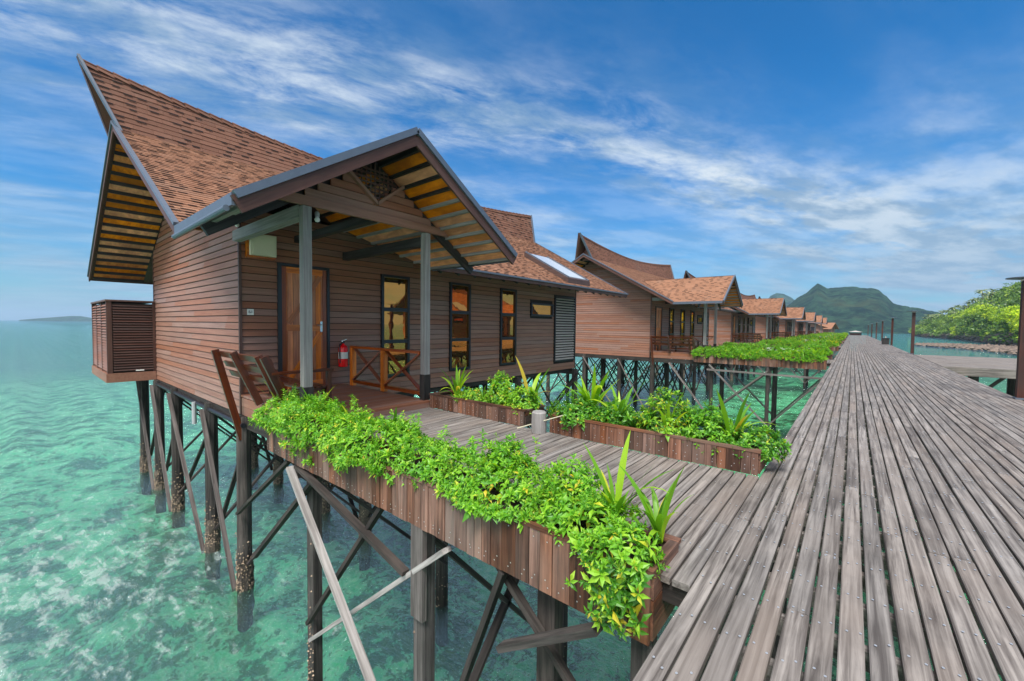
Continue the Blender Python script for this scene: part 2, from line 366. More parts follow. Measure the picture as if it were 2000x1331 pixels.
def grid(xs, ys, zf, name, mat, kind, label, smooth=True):
    X, Y = np.meshgrid(xs, ys); Z = zf(X, Y); v = np.stack([X.ravel(), Y.ravel(), Z.ravel()], 1)
    nx, ny = len(xs), len(ys); i = np.arange(nx*ny).reshape(ny, nx)
    f = np.stack([i[:-1, :-1].ravel(), i[:-1, 1:].ravel(), i[1:, 1:].ravel(), i[1:, :-1].ravel()], 1)
    return np_build(name, v, f, np.full(len(f), .5), mat, None, kind, label, smooth)
xs = np.concatenate([[-S, -2000, -400, -120, -60], np.arange(-30, 12, .22), [20, 60, 200, 2000, S]])
ys = np.concatenate([[-S, -500, -30, -5], np.arange(-2, 34, .22), [60, 120, 400, 2000, S]])
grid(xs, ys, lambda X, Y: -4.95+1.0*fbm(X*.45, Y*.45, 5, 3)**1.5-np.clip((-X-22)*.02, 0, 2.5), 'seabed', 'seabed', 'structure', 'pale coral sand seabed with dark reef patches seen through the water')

# ------------------------------------------------------------------ boardwalk
bw = thing('boardwalk', 'long grey plank boardwalk running straight towards the mountain', 'boardwalk', (1.2, 0, 0))
del bw['category']; bw['kind'] = 'structure'
PITCH, NROW, X0 = .1195, 32, -.72
farm = MB(); nails = MB()
def nail(mb, x, y, z, r=.0065):
    mb.add([(x+r*math.cos(k*1.0472), y+r*1.2*math.sin(k*1.0472), z) for k in range(6)], [tuple(range(6))], .5)
for k in range(NROW):
    x0 = X0+k*PITCH; gap = random.uniform(.014, .022) if k < 20 else .012
    y = -1.2-random.uniform(0, 2.2)
    while y < 150:
        L = random.choice([2.4, 3.0, 3.6, 4.2]); y1 = y+L
        near = y < 16
        zt = random.uniform(-.004, .003); dx = random.uniform(-.003, .003)
        mb = MB() if near else farm
        if near or y < 60: mb.board(x0+dx, x0+PITCH-gap+dx, y+.004, y1-.003, -.045, zt, 'y', .006, None, random.uniform(-.0015, .0015))
        else: mb.add([(x0, y, zt), (x0+PITCH-gap, y, zt), (x0+PITCH-gap, y1, zt), (x0, y1, zt)], [(0, 1, 2, 3)])
        if near:
            mb.build('board', 'deck_y', bw)
            for e in (y+.03, y1-.03):
                for q in (.3, .75):
                    if e < 14: nail(nails, x0+PITCH*q*.86, e, zt+.004)
        y = y1
farm.build('board_rows', 'deck_y', bw, 'stuff')
yj = .25
joists = MB()
while yj < 40:
    if yj < 15:
        for k in range(NROW):
            for q in (.24, .68): nail(nails, X0+k*PITCH+PITCH*q+random.uniform(-.006, .006), yj+random.uniform(-.03, .03), .0045)
    joists.box(X0+.03, X0+NROW*PITCH-.03, yj-.03, yj+.03, -.15, -.047)
    yj += .42
nails.build('nail_heads', 'nail', bw, 'stuff')
joists.build('joists', 'deck_x', bw, 'stuff')
be = MB(); bpile = MB(); bbr = MB()
for x in (-.62, 1.2, 2.98): be.bar((x, -2, -.25), (x, 148, -.25), .09, .2)
for y in np.arange(1.4, 148, 4.4):
    for x in (-.60, 2.96):
        bpile.tube((x, y, -.35), (x, y, -5.6), .10, .115, 9, None, .06)
    if y < 60:
        bbr.bar((-.60, y+.12, -.5), (2.96, y+.12, -3.2), .05, .12); bbr.bar((-.60, y-.12, -3.2), (2.96, y-.12, -.5), .05, .12)
be.build('beams', 'pile_y', bw, 'stuff'); bpile.build('piles', 'pile_z', bw, 'stuff'); bbr.build('braces', 'pile_x', bw, 'stuff')

# branch jetty on the right
jt = thing('jetty', 'side jetty branching right off the boardwalk with dark edge beam', 'jetty', (8, 32, 0)); del jt['category']; jt['kind'] = 'structure'
mb = MB()
for k in range(86):
    y0 = 26.6+k*.125; x = 3.13+random.uniform(0, .01)
    mb.board(x, 16, y0, y0+.112, -.05, random.uniform(-.004, .003), 'x', .006)
mb.build('boards', 'deck_x', jt, 'stuff')
MB().box(3.13, 16, 26.42, 26.58, -.38, -.004).build('edge_beam', 'deck_x', jt)
MB().box(3.13, 16, 37.4, 37.5, -.3, -.004).build('edge_beam', 'deck_x', jt)
for x in (4.2, 7.2, 10.2):
    for y in (27.2, 36.8):
        MB().tube((x, y, -.3), (x, y, -5.6), .17, .2, 12, None, .05).build('pile', 'pile_z', jt)
    for sgn in (-1, 1):
        BEAM((x, 27.0, -1.4), (x+sgn*.9, 27.0, -.35), .09, .12).build('brace', 'pile_x', jt)
        BEAM((x, 27.0, -1.3), (x+sgn*.9, 27.0, -2.4), .09, .12).build('brace', 'pile_x', jt)

# ------------------------------------------------------------------ house
WX, WXL, WY0, WY1 = -9.6, -17.7, 2.91, 16.05
RX, RZ, EX, EZ, RY0, RY1 = -13.65, 6.3, -7.85, 3.05, 1.6, 17.5
SL = (RZ-EZ)/(EX-RX)                      # slope of the main roof
HB, HW = 5.98, .57                        # base height and half width of the raised ridge
PY, PZ, PEZ, PY0, PY1, PX = 4.0, 4.57, 3.0, 1.58, 6.42, -5.3     # porch roof
PSL = (PZ-PEZ)/(PY-PY0)
def ridge_z(y): return 6.93+.60*abs((y-9.3)/8.5)**1.75
def horn_y(z): t = (z-HB)/1.6; return RY0+.02-.6*t, RY1+.02+.42*t
def main_y_ok(x):      # y intervals of the main slope not covered by the porch roof
    zz = EZ+SL*(EX-x)
    if zz >= PZ-.02: return [(RY0, RY1)]
    return [(RY0, max(RY0, PY0+(zz-PEZ)/PSL)), (min(PY1, PY1-(zz-PEZ)/PSL), RY1)]
def course(mb, P0, U, V_, Nn, u0, u1, v0, ex, hi, darkp=.5):
    ph = random.choice((0, .14, .28))
    """one shingle course: P0 origin, U along, V_ up-slope, Nn normal; from u0 to u1, up-slope distance v0"""
    u = u0-ph
    while u < u1-.01:
        w = random.choice((.36, .42, .48)); w = min(w, u1-u)
        if u < u0: w -= u0-u; u = u0
        if w < .03:
            u += max(w, .01); continue
        q = P0+U*u+V_*v0; lift = random.uniform(.010, .02)
        a = [q+Nn*lift, q+U*(w-.004)+Nn*lift, q+U*(w-.004)+V_*(ex+.03)+Nn*.002, q+V_*(ex+.03)+Nn*.002]
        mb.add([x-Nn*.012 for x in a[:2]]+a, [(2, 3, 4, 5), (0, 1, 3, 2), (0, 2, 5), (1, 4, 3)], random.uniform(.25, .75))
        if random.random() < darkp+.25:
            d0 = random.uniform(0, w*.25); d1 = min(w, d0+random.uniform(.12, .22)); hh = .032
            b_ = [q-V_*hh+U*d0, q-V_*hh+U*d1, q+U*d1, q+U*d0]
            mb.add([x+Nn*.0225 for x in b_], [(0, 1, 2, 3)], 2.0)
        u += w
def slab(mb, poly, th): mb.prism(poly, th)

def window(root, y0, y1, z0, z1, bars, name='window'):
    x = WX+.012; w = .07
    f = MB(); f.box(x-.05, x+.05, y0, y0+w, z0, z1); f.box(x-.05, x+.05, y1-w, y1, z0, z1)
    f.box(x-.05, x+.05, y0+w, y1-w, z0, z0+w); f.box(x-.05, x+.05, y0+w, y1-w, z1-w, z1)
    o = f.build(name, 'frame', root)
    zs = [z0+w]+[v for q in bars for v in (q-.05, q+.05)]+[z1-w]
    for q in bars:
        r_ = MB().box(x-.045, x+.04, y0+w, y1-w, q-.05, q+.05).build('glazing_bar', 'frame'); r_.parent = o
    for i in range(0, len(zs), 2):
        p = MB().box(x-.03, x-.01, y0+w, y1-w, zs[i], zs[i+1]).build('pane', 'glass'); p.parent = o
    return o
def louvre_panel(root, name, ax, c, a0, a1, z0, z1, n, mat, fmat, depth=.05, fr=.06, each=True, sgn=1):
    """slatted panel; ax 'x' lies in plane x=c spanning y, ax 'y' in plane y=c spanning x"""
    def bx(mb, p0, p1, q0, q1, r0, r1):
        if ax == 'x': mb.box(q0, q1, p0, p1, r0, r1)
        else: mb.box(p0, p1, q0, q1, r0, r1)
    f = MB()
    bx(f, a0, a0+fr, c-depth, c+depth, z0, z1); bx(f, a1-fr, a1, c-depth, c+depth, z0, z1)
    bx(f, a0+fr, a1-fr, c-depth, c+depth, z0, z0+fr); bx(f, a0+fr, a1-fr, c-depth, c+depth, z1-fr, z1)
    o = f.build(name, fmat, root); bk = MB(); bx(bk, a0+fr, a1-fr, c-sgn*depth-.01*sgn, c-sgn*depth*.8, z0+fr, z1-fr)
    q = bk.build('backing', 'dark'); q.parent = o
    st = (z1-z0-2*fr)/n; allm = MB()
    for k in range(n):
        zc_ = z0+fr+(k+.5)*st; mb = MB() if each else allm; t = .006
        s_ = sgn*depth*.75
        pr = [(c-s_*.4, zc_+st*.18), (c+s_, zc_-st*.22), (c+s_, zc_-st*.34-t), (c-s_*.4, zc_+st*.05)]
        if ax == 'x': mb.prism([Vector((p, a0+fr, z)) for p, z in pr], (0, a1-a0-2*fr, 0))
        else: mb.prism([Vector((a0+fr, p, z)) for p, z in pr], (a1-a0-2*fr, 0, 0))
        if each: e = mb.build('louvre', mat); e.parent = o
    if not each: e = allm.build('louvres', mat); e.parent = o; e['kind'] = 'stuff'
    return o

def make_house(hi):
    root = thing('stilt_house', '', 'house', (-12, 3, WATER), 'houses on stilts along the boardwalk')
    TOPS = lambda x: RZ-SL*abs(x-RX)-.14
    # inner walls
    core = MB()
    core.prism([Vector((x, WY0+.03, z)) for x, z in ((WXL+.03, -.27), (WX-.06, -.27), (WX-.06, TOPS(WX)-.01), (RX, TOPS(RX)), (WXL+.03, TOPS(WXL)-.01))], (0, WY1-WY0-.06, 0))
    core.build('wall', 'dark', root)
    rowh = .145
    # gable walls (facing -Y and +Y)
    for yy, sg in ((WY0, 1), (WY1, -1)):
        mbs = MB(); k = 0
        while True:
            z0 = -.28+k*rowh; z1 = z0+rowh-.014
            if z1 > RZ-.35: break
            half = min(4.05, (RZ-.15-z1)/SL); xa, xb = RX-half, RX+half
            cuts = [xa]; x = xa+random.uniform(1.5, 5)
            while x < xb-.6: cuts.append(x); x += random.uniform(3, 5)
            cuts.append(xb)
            for a, c_ in zip(cuts, cuts[1:]):
                mb = MB() if (hi and sg > 0) else mbs
                mb.prism([Vector((a+.002, yy+.03*sg, z0)), Vector((a+.002, yy-.006*sg, z0)), Vector((a+.002, yy+.014*sg, z1)), Vector((a+.002, yy+.03*sg, z1))], (c_-a-.004, 0, 0))
                if hi and sg > 0: mb.build('siding_board', 'siding_x', root)
            k += 1
        if not (hi and sg > 0): mbs.build('siding', 'siding_x', root, 'stuff')
    # door wall with openings
    opens = [(3.62, 4.76, .1, 2.90), (6.14, 7.03, .17, 2.92), (8.53, 9.42, .17, 2.92), (10.89, 11.80, .17, 2.92), (12.66, 14.22, 1.97, 2.5), (14.31, 15.98, .07, 2.88)]
    mbs = MB(); k = 0
    while True:
        z0 = -.28+k*rowh; z1 = z0+rowh-.014
        if z1 > TOPS(WX)+.12: break
        segs = [(WY0+.02, WY1)]
        for (a, c_, za, zb) in opens:
            if z1 > za+.02 and z0 < zb-.02:
                ns = []
                for s0, s1 in segs:
                    if c_ <= s0 or a >= s1: ns.append((s0, s1)); continue
                    if a > s0: ns.append((s0, a+.01))
                    if c_ < s1: ns.append((c_-.01, s1))
                segs = ns
        for s0, s1 in segs:
            cuts = [s0]; y = s0+random.uniform(3, 6)
            while y < s1-.5: cuts.append(y); y += random.uniform(5, 6)
            cuts.append(s1)
            for a, c_ in zip(cuts, cuts[1:]):
                mb = MB() if hi else mbs
                mb.prism([Vector((WX-.03, a+.002, z0)), Vector((WX+.006, a+.002, z0)), Vector((WX-.014, a+.002, z1)), Vector((WX-.03, a+.002, z1))], (0, c_-a-.004, 0))
                if hi: mb.build('siding_board', 'siding_y', root)
        k += 1
    if not hi: mbs.build('siding', 'siding_y', root, 'stuff')
    mbs = MB()
    for k in range(28): mbs.box(WXL-.0, WXL+.03, WY0+.02, WY1-.02, -.28+k*rowh, -.28+k*rowh+.135)
    mbs.build('siding', 'siding_y', root, 'stuff')
    for yy in (WY0-.012, WY1-.035): MB().box(WX-.045, WX+.012, yy, yy+.05, -.28, 3.62).build('corner_trim', 'brown_z', root)
    MB().box(WXL-.012, WXL+.045, WY0-.012, WY0+.03, -.28, 3.62).build('corner_trim', 'brown_z', root)
    # windows, louvre panel, small window
    for a in (6.15, 8.54, 10.90): window(root, a, a+.88, .18, 2.91, (1.13, 1.99))
    window(root, 12.68, 14.2, 1.98, 2.49, ())
    louvre_panel(root, 'louvre_panel', 'x', WX+.01, 14.33, 15.96, .09, 2.87, 24, 'slatlight', 'frame', .05, .06, hi)
    # door
    fr = MB(); fr.box(WX-.05, WX+.04, 3.62, 3.70, .12, 2.90); fr.box(WX-.05, WX+.04, 4.70, 4.76, .12, 2.90); fr.box(WX-.05, WX+.04, 3.70, 4.70, 2.84, 2.90)
    fr.build('door_frame', 'frame', root)
    door = MB().box(WX-.045, WX-.02, 3.70, 4.70, .13, 2.84).build('door', 'orange_z', root)
    for k in range(8):
        y = 3.705+k*.124
        p = MB().box(WX-.02, WX-.004, y, y+.117, .14, 2.83).build('plank', 'orange_z'); p.parent = door
    for (a, c_, za, zb) in ((3.705, 3.80, .14, 2.83), (4.60, 4.695, .14, 2.83), (3.80, 4.60, 2.70, 2.83), (3.80, 4.60, 1.42, 1.56), (3.80, 4.60, .14, .28)):
        p = MB().box(WX-.004, WX+.014, a, c_, za, zb).build('rail', 'rail_z' if zb-za > 1 else 'orange_y'); p.parent = door
    for za, zb in ((.28, 1.42), (1.56, 2.70)):
        p = BEAM((WX+.003, 3.85, za+.03), (WX+.003, 4.55, zb-.03), .014, .11, (0, 1, 0)).build('diagonal_brace', 'orange_z'); p.parent = door
    h = MB().box(WX+.014, WX+.024, 4.54, 4.59, 1.40, 1.64); h.tube((WX+.02, 4.565, 1.56), (WX+.07, 4.565, 1.56), .012); h.tube((WX+.065, 4.575, 1.56), (WX+.065, 4.44, 1.56), .011)
    p = h.build('handle', 'chrome'); p.parent = door
    # main roof slabs with soffit boards
    th = Vector((0, 0, -.09))
    def P(x, y, dz=0): return Vector((x, y, EZ+SL*(EX-x)+dz if x > RX else EZ+SL*(EX-(2*RX-x))+dz))
    rb = MB(); xv = EX-(PZ-PEZ)/SL+.0   # x where the porch ridge meets the slope
    rb.prism([P(EX, RY0), P(RX, RY0), P(RX, RY1), P(EX, RY1), P(EX, PY1), P(xv, PY), P(EX, PY0+.03)], th)
    LX = 2*RX-EX
    rb.prism([P(RX, RY0), P(LX, RY0), P(LX, RY1), P(RX, RY1)], th)
    rb.build('roof_deck', 'brown_y', root)
    # lower shingles on the visible slope
    U = Vector((0, 1, 0)); V_ = Vector((-1, 0, SL)).normalized(); Nn = Vector((SL, 0, 1)).normalized(); ex = .135
    mb = MB(); v = 0; vmax = math.hypot(EX-RX, RZ-EZ)
    while v < vmax-.6:
        q = P(EX, 0)+V_*v
        for a, c_ in main_y_ok(q.x):
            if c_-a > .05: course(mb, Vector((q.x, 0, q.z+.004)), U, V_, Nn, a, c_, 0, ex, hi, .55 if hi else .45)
        v += ex
    mb.build('roof_shingles', 'shingle', root, 'stuff')
    mb = MB(); V2 = Vector((1, 0, SL)).normalized(); N2 = Vector((-SL, 0, 1)).normalized(); v = 0
    while v < vmax-.3:
        q = P(LX, 0)+V2*v; mb.prism([q+N2*.02+U*RY0, q+N2*.02+U*RY1, q+V2*ex+N2*.006+U*RY1, q+V2*ex+N2*.006+U*RY0], N2*-.01); v += ex
    mb.build('rear_shingles', 'shingle', root, 'stuff')
    # porch roof
    def Q(x, y): return Vector((x, y, PZ-PSL*abs(y-PY)))
    pr = MB()
    pr.prism([Q(PX, PY0), Q(PX, PY), Q(xv, PY), Q(EX, PY0)], th)
    pr.prism([Q(PX, PY), Q(PX, PY1), Q(EX, PY1), Q(xv, PY)], th)
    pr.build('porch_roof_deck', 'brown_x', root)
    for sg in (-1, 1):
        mb = MB(); Vp = Vector((0, -sg, PSL)).normalized(); Np = Vector((0, sg*PSL, 1)).normalized(); v = 0
        L = math.hypot(PY-PY0, PZ-PEZ)
        while v < L-.02:
            e = min(ex, L-v); yq = (PY0 if sg < 0 else PY1)-sg*v*PSL**0*math.cos(math.atan(PSL)); zq = PEZ+v*math.sin(math.atan(PSL))
            x_end = EX-(zq-PEZ)/SL
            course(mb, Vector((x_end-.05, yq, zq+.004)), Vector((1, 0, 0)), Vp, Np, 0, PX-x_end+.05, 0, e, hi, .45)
            v += ex
        mb.build('porch_shingles', 'shingle', root, 'stuff')
    # raised ridge (horn)
    def H(y, z, s):
        k = (z-HB)/(ridge_z(y)-HB); return Vector((RX+s*HW*(1-k), y, z))
    for s in (1, -1):
        hb = MB(); ny = 40; y0h, y1h = horn_y(HB)
        vs = []
        for i in range(ny+1):
            tt = i/ny
            for j in range(7):
                y_a = y0h+(y1h-y0h)*tt; zr = None
                # walk up along the leaning end lines
                kz = j/6; ybase = y_a
                zt = ridge_z(ybase)
                for _ in range(4):
                    za = HB+(zt-HB)*kz; l0, l1 = horn_y(za); yy = l0+(l1-l0)*tt; zt = ridge_z(yy)
                za = HB+(zt-HB)*kz; l0, l1 = horn_y(za); yy = l0+(l1-l0)*tt
                vs.append(H(yy, za-(0 if j else .1), s))
        fs = [(i*7+j, (i+1)*7+j, (i+1)*7+j+1, i*7+j+1) for i in range(ny) for j in range(6)]
        n0 = len(vs); vs2 = vs+[q+Vector((-s*.05, 0, -.01)) for q in vs]
        fs2 = fs+[tuple(n0+i for i in f)[::-1] for f in fs]
        for rng_ in ([j for j in range(7)], [ny*7+j for j in range(7)]):
            fs2 += [(a, b2, n0+b2, n0+a) for a, b2 in zip(rng_, rng_[1:])]
        hb.add(vs2, fs2, .4); hb.build('ridge_cladding', 'shingle_shaded', root)
        cand = []; exu = .128; z = HB-.02
        while z < 7.6:
            l0, l1 = horn_y(z+exu*.5); y = l0
            while y < l1-.02:
                w = min(random.choice((.30, .36, .42, .5)), l1-y)
                if l1-(y+w) < .1: w = l1-y
                zt0, zt1 = ridge_z(y), ridge_z(y+w)
                if z < min(zt0, zt1)-.02:
                    t0, t1 = min(z+exu+.02, zt0-.005), min(z+exu+.02, zt1-.005)
                    o_ = Vector((s*.9, 0, .35)).normalized(); lf = random.uniform(.012, .024)
                    e0 = horn_y(z)[0]-horn_y(t0)[0] if y == l0 else 0; e1 = 0
                    a = [H(y+.002, z, s)+o_*lf, H(y+w-.002, z, s)+o_*lf, H(y+w-.002+e1, t1, s)+o_*.004, H(y+.002-e0, t0, s)+o_*.004]
                    vv = a+[q-o_*.013 for q in a[:2]]
                    ff = [(0, 1, 2, 3), (4, 5, 1, 0), (4, 0, 3), (5, 2, 1)]
                    if s < 0: ff = [f[::-1] for f in ff]
                    cand.append((y, vv, ff, z, w, lf, o_))
                y += w
            z += exu
        if s > 0 and hi:
            cand.sort(key=lambda c: c[0])
            rest = MB()
            for i, c in enumerate(cand):
                mb = MB() if i < 280 else rest
                mb.add(c[1], c[2])
                if i < 280: mb.build('shingle', 'shingle_shaded', root)
            rest.build('ridge_shingles', 'shingle_shaded', root, 'stuff')
        else:
            mb = MB()
            for c in cand: mb.add(c[1], c[2])
            mb.build('ridge_shingles', 'shingle_shaded', root, 'stuff')
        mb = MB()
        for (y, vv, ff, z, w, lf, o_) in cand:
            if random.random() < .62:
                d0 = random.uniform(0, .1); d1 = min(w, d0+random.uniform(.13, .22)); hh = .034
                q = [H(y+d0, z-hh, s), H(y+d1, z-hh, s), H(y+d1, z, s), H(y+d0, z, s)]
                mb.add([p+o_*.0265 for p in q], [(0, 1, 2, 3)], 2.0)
        mb.build('shingle_shadow_bands', 'shingle_shaded', root, 'stuff')
    # ridge cap pieces along the saddle
    mb = MB(); y = horn_y(ridge_z(1.0))[0]+.0; yend = horn_y(ridge_z(17.9))[1]
    while y < yend:
        y2 = min(y+.3, yend); za, zb = ridge_z(y)+.02, ridge_z(y2)+.012
        for s in (1, -1):
            mb.add([(RX, y, za+.025), (RX, y2, zb+.005), (RX+s*.10, y2, zb-.15), (RX+s*.10, y, za-.12)], [(0, 1, 2, 3)], random.random()*.5)
        y += .27
    mb.build('ridge_cap', 'shingle_shaded', root, 'stuff')
    # horn end trims and gable infill
    for (e, yy) in ((0, RY0), (1, RY1)):
        zt = 7.56; l = horn_y(zt)[e]
        for s in (1, -1):
            BEAM((RX+s*(HW+.03), horn_y(HB-.05)[e], HB-.06), (RX+s*.02, l, zt), .05, .13, (s, 0, 0)).build('barge_board', 'flash' if s > 0 else 'brown_z', root)
        yi = yy+(.45 if e == 0 else -.45)
        inf = MB()
        for k in range(9):
            z = HB-.05+k*.15; hw = max(.02, HW*(1-(z+.14-HB)/(1.15)))
            if z > 6.95: break
            inf.box(RX-hw, RX+hw, yi, yi+.04, z, z+.142)
        inf.build('horn_gable_boards', 'siding_x', root, 'stuff')
    # purlins and ply panels under the gable overhangs
    for s in (1, -1):
        n = 17; pm = []
        for k in range(n+1):
            x = RX+s*(.35+k*(abs(EX-RX)-.5)/n)
            if s > 0 and x > -10.5 and False: continue
            q = P(x, 0, -.09); ye_ = min(WY0, main_y_ok(x)[0][1]-.12) if x > WX+.02 else WY0
            if ye_ < RY0+.15: continue
            pur = BEAM((x, RY0+.06, q.z-.045), (x, ye_, q.z-.045), .05, .085)
            pur.build('purlin', 'black_y', root)
            if k < n:
                x2 = RX+s*(.35+(k+1)*(abs(EX-RX)-.5)/n)
                a, c_ = P(x+s*.03, 0, -.093), P(x2-s*.03, 0, -.093)
                MB().prism([Vector((a.x, RY0+.07, a.z)), Vector((c_.x, RY0+.07, c_.z)), Vector((c_.x, ye_, c_.z)), Vector((a.x, ye_, a.z))], (0, 0, -.012)).build('soffit_panel', 'ply', root)
    # rafter edge boards (barge boards) on both gable ends
    for yy in (RY0, RY1):
        sg = -1 if yy == RY0 else 1
        for s in (1, -1):
            a, c_ = P(RX, yy), P(EX if s > 0 else LX, yy)
            BEAM(a+Vector((0, sg*.02, -.09)), c_+Vector((0, sg*.02, -.09)), .035, .17).build('barge_board', 'brown_x', root)
            BEAM(a+Vector((0, sg*.035, .012)), c_+Vector((0, sg*.035, .012)), .07, .055).build('drip_edge', 'flash', root)
    # eave fascia
    BEAM((EX+.02, PY1, EZ-.05), (EX+.02, RY1, EZ-.05), .035, .16).build('fascia', 'brown_y', root)
    BEAM((EX+.05, PY1, EZ-.0), (EX+.05, RY1, EZ-.0), .06, .05).build('drip_edge', 'flash', root)
    BEAM((LX-.02, RY0, EZ-.05), (LX-.02, RY1, EZ-.05), .035, .16).build('fascia', 'brown_y', root)
    sm = MB()
    for y in np.arange(PY1+.3, RY1, .6): sm.bar((EX, y, EZ-.14), (WX+.02, y, EZ+SL*(EX-WX)-.14), .05, .1)
    sm.build('eave_rafters', 'black_x', root, 'stuff')
    # porch roof edges
    for sg, ye in ((-1, PY0), (1, PY1)):
        BEAM((PX+.02, ye, PEZ-.10), (PX+.02, PY, PZ-.10), .04, .2).build('barge_board', 'brown_y', root)
        BEAM((PX+.045, ye+sg*.02, PEZ+.0), (PX+.045, PY, PZ+.01), .06, .09).build('drip_edge', 'flash', root)
        BEAM((PX, ye+sg*.02, PEZ-.04), (EX, ye+sg*.02, PEZ-.04), .04, .14).build('drip_edge', 'flash', root)
        n = 10
        for k in range(n+1):
            y = PY+sg*(.12+k*(PY-PY0-.22)/n); z = PZ-PSL*abs(y-PY)-.09
            BEAM((PX-.03, y, z-.035), (-6.9 if sg < 0 and k > 6 else max(WX+.02, EX+.12-(z+.09-PEZ)/SL), y, z-.035), .055, .075).build('purlin', 'greypost_x' if k > 3 else 'black_x', root)
            if k < n:
                xe = lambda q: -6.9 if sg < 0 and k > 5 else max(-9.5, EX+.12-(q+.09-PEZ)/SL)
                y2 = PY+sg*(.12+(k+1)*(PY-PY0-.22)/n); z2 = PZ-PSL*abs(y2-PY)-.09; d = sg*.028
                MB().prism([Vector((PX-.03, y+d, z-.004)), Vector((PX-.03, y2-d, z2-.004)), Vector((xe(z2), y2-d, z2-.004)), Vector((xe(z), y+d, z-.004))], (0, 0, -.012)).build('soffit_panel', 'ply', root)
        for x in (-6.5,):
            BEAM((x, ye+.0, PEZ-.22), (x, PY, PZ-.22), .07, .15).build('rafter', 'black_y', root)
    # gable panel over the porch
    gx = -6.40; k = 0
    zb = 3.37
    MB().box(gx-.03, gx+.035, 2.42, 5.70, zb, zb+.14).build('tie_beam', 'siding_y', root)
    while True:
        z0 = zb+.146+k*.13; z1 = z0+.122
        if z1 > PZ-.28: break
        hw = (PZ-.16-z1)/PSL
        for (a, c_) in ((PY-hw, PY+hw),):
            # leave the diamond vent free
            vz = 3.66; half = max(0, (z0+.06-vz))*1.05
            if half > 0.04 and half < hw:
                parts = ((a, PY-half), (PY+half, c_))
            else: parts = ((a, c_),) if half <= .04 else ()
            for p0, p1 in parts:
                MB().prism([Vector((gx-.02, p0, z0)), Vector((gx+.022, p0, z0)), Vector((gx+.008, p0, z1)), Vector((gx-.02, p0, z1))], (0, p1-p0, 0)).build('gable_board', 'siding_y', root)
        k += 1
    for sg in (-1, 1):
        BEAM((gx+.04, PY, 3.66), (gx+.04, PY+sg*.56, 4.10), .05, .10, (1, 0, 0)).build('vent_trim', 'siding_y', root)
    vt = MB()
    for j in range(7):
        z = 3.76+j*.075; hw = min((z-3.68)*1.1, (PZ-.2-z)/PSL)
        if hw > .03: vt.box(gx-.0, gx+.015, PY-hw, PY+hw, z, z+.028)
    for j in range(-5, 6):
        y = PY+j*.085; z0 = 3.70+abs(j)*.085*.85; z1 = PZ-.2-abs(j)*.085*PSL
        if z1 > z0: vt.box(gx-.016, gx-.001, y-.012, y+.012, z0, z1)
    vt.build('vent_lattice', 'brown_y', root)
    # porch posts and beams
    for y in (2.84, 5.12):
        MB().box(-6.515, -6.385, y-.065, y+.065, .12, 3.365).build('porch_post', 'greypost_z', root)
        MB().box(-6.525, -6.375, y-.075, y+.075, .119, .62).build('post_sleeve', 'black_z', root, label='black sleeve round the foot of the post')
    MB().box(-9.5, -6.52, 2.77, 2.91, 3.20, 3.40).build('beam', 'greypost_x', root)
    MB().box(-9.5, -6.52, 5.05, 5.19, 3.12, 3.30).build('beam', 'black_x', root)
    MB().box(-9.5, -6.44, PY-.06, PY+.06, 3.36, 3.5).build('beam', 'black_x', root)
    # porch floor
    for k in range(24):
        x = WX+.01+k*.1375; MB().board(x, x+.131, WY0+.0, 5.15, .08, .12+random.uniform(-.001, .001), 'y', .004).build('floor_board', 'siding_y', root)
    MB().box(-6.325, -6.295, WY0, 5.15, -.02, .079).build('step_riser', 'siding_y', root)
    for k in range(2): MB().box(WX+.06, -6.30, WY0-.002, WY0+.03, -.28+k*.175, -.28+k*.175+.168).build('skirt_board', 'siding_x', root)
    MB().box(WX+.06, -6.4, WY0+.1, 5.1, -.24, -.02).build('floor_joists', 'black_y', root)
    # under-floor beams, piles and braces
    for y in (2.98, 5.6, 8.6, 11.8, 15.8): BEAM((-18, y, -.42), (-6.3 if y < 5.5 else -9.5, y, -.42), .12, .24).build('floor_beam', 'pile_x', root)
    for x in (-9.75, -13.6, -17.5): BEAM((x, 2.95, -.36), (x, 16, -.36), .1, .16).build('floor_beam', 'pile_y', root)
    if hi:
        MB().tube((-17.4, 2.86, -.40), (-9.3, 2.86, -.46), .05, .05, 10).build('drain_pipe', 'frame', root)
        MB().tube((-12.6, 2.80, -.40), (-12.6, 2.80, -.95), .05, .05, 10).build('drain_pipe', 'pvc', root)
        MB().tube((PX-.1, PY0-.06, PEZ-.13), (EX+.1, PY0-.06, PEZ-.15), .035, .035, 10).build('gutter', 'flash', root)
    PXs = (-9.45, -11.62, -14.9, -17.2, -19.6) if hi else (-9.45, -11.62, -14.2, -17.2)
    PYs = (2.9, 5.6, 8.6, 11.8, 15.8); pil = []
    bar_m = MB()
    for x in PXs:
        for y in PYs:
            if x < -18 and y > 3: continue
            rr = .13
            pil.append(MB().tube((x, y, -.3), (x+random.uniform(-.04, .04), y, -5.7), rr, rr*1.05, 10, None, .08).build('pile', 'pile_z', root))
    for y in PYs:
        for a, c_ in zip(PXs, PXs[1:]):
            if c_ < -18 and y > 3: continue
            BEAM((c_-.05, y-.17, -.45), (a-.12, y-.15, -3.9 if y < 3 else -3.4), .05, .085, (0, 1, 0)).build('brace', 'brace_x' if y < 3 else 'pile_x', root)
            BEAM((a, y+.15, -.5), (c_, y+.15, -3.3), .05, .085, (0, 1, 0)).build('brace', 'pile_x', root)
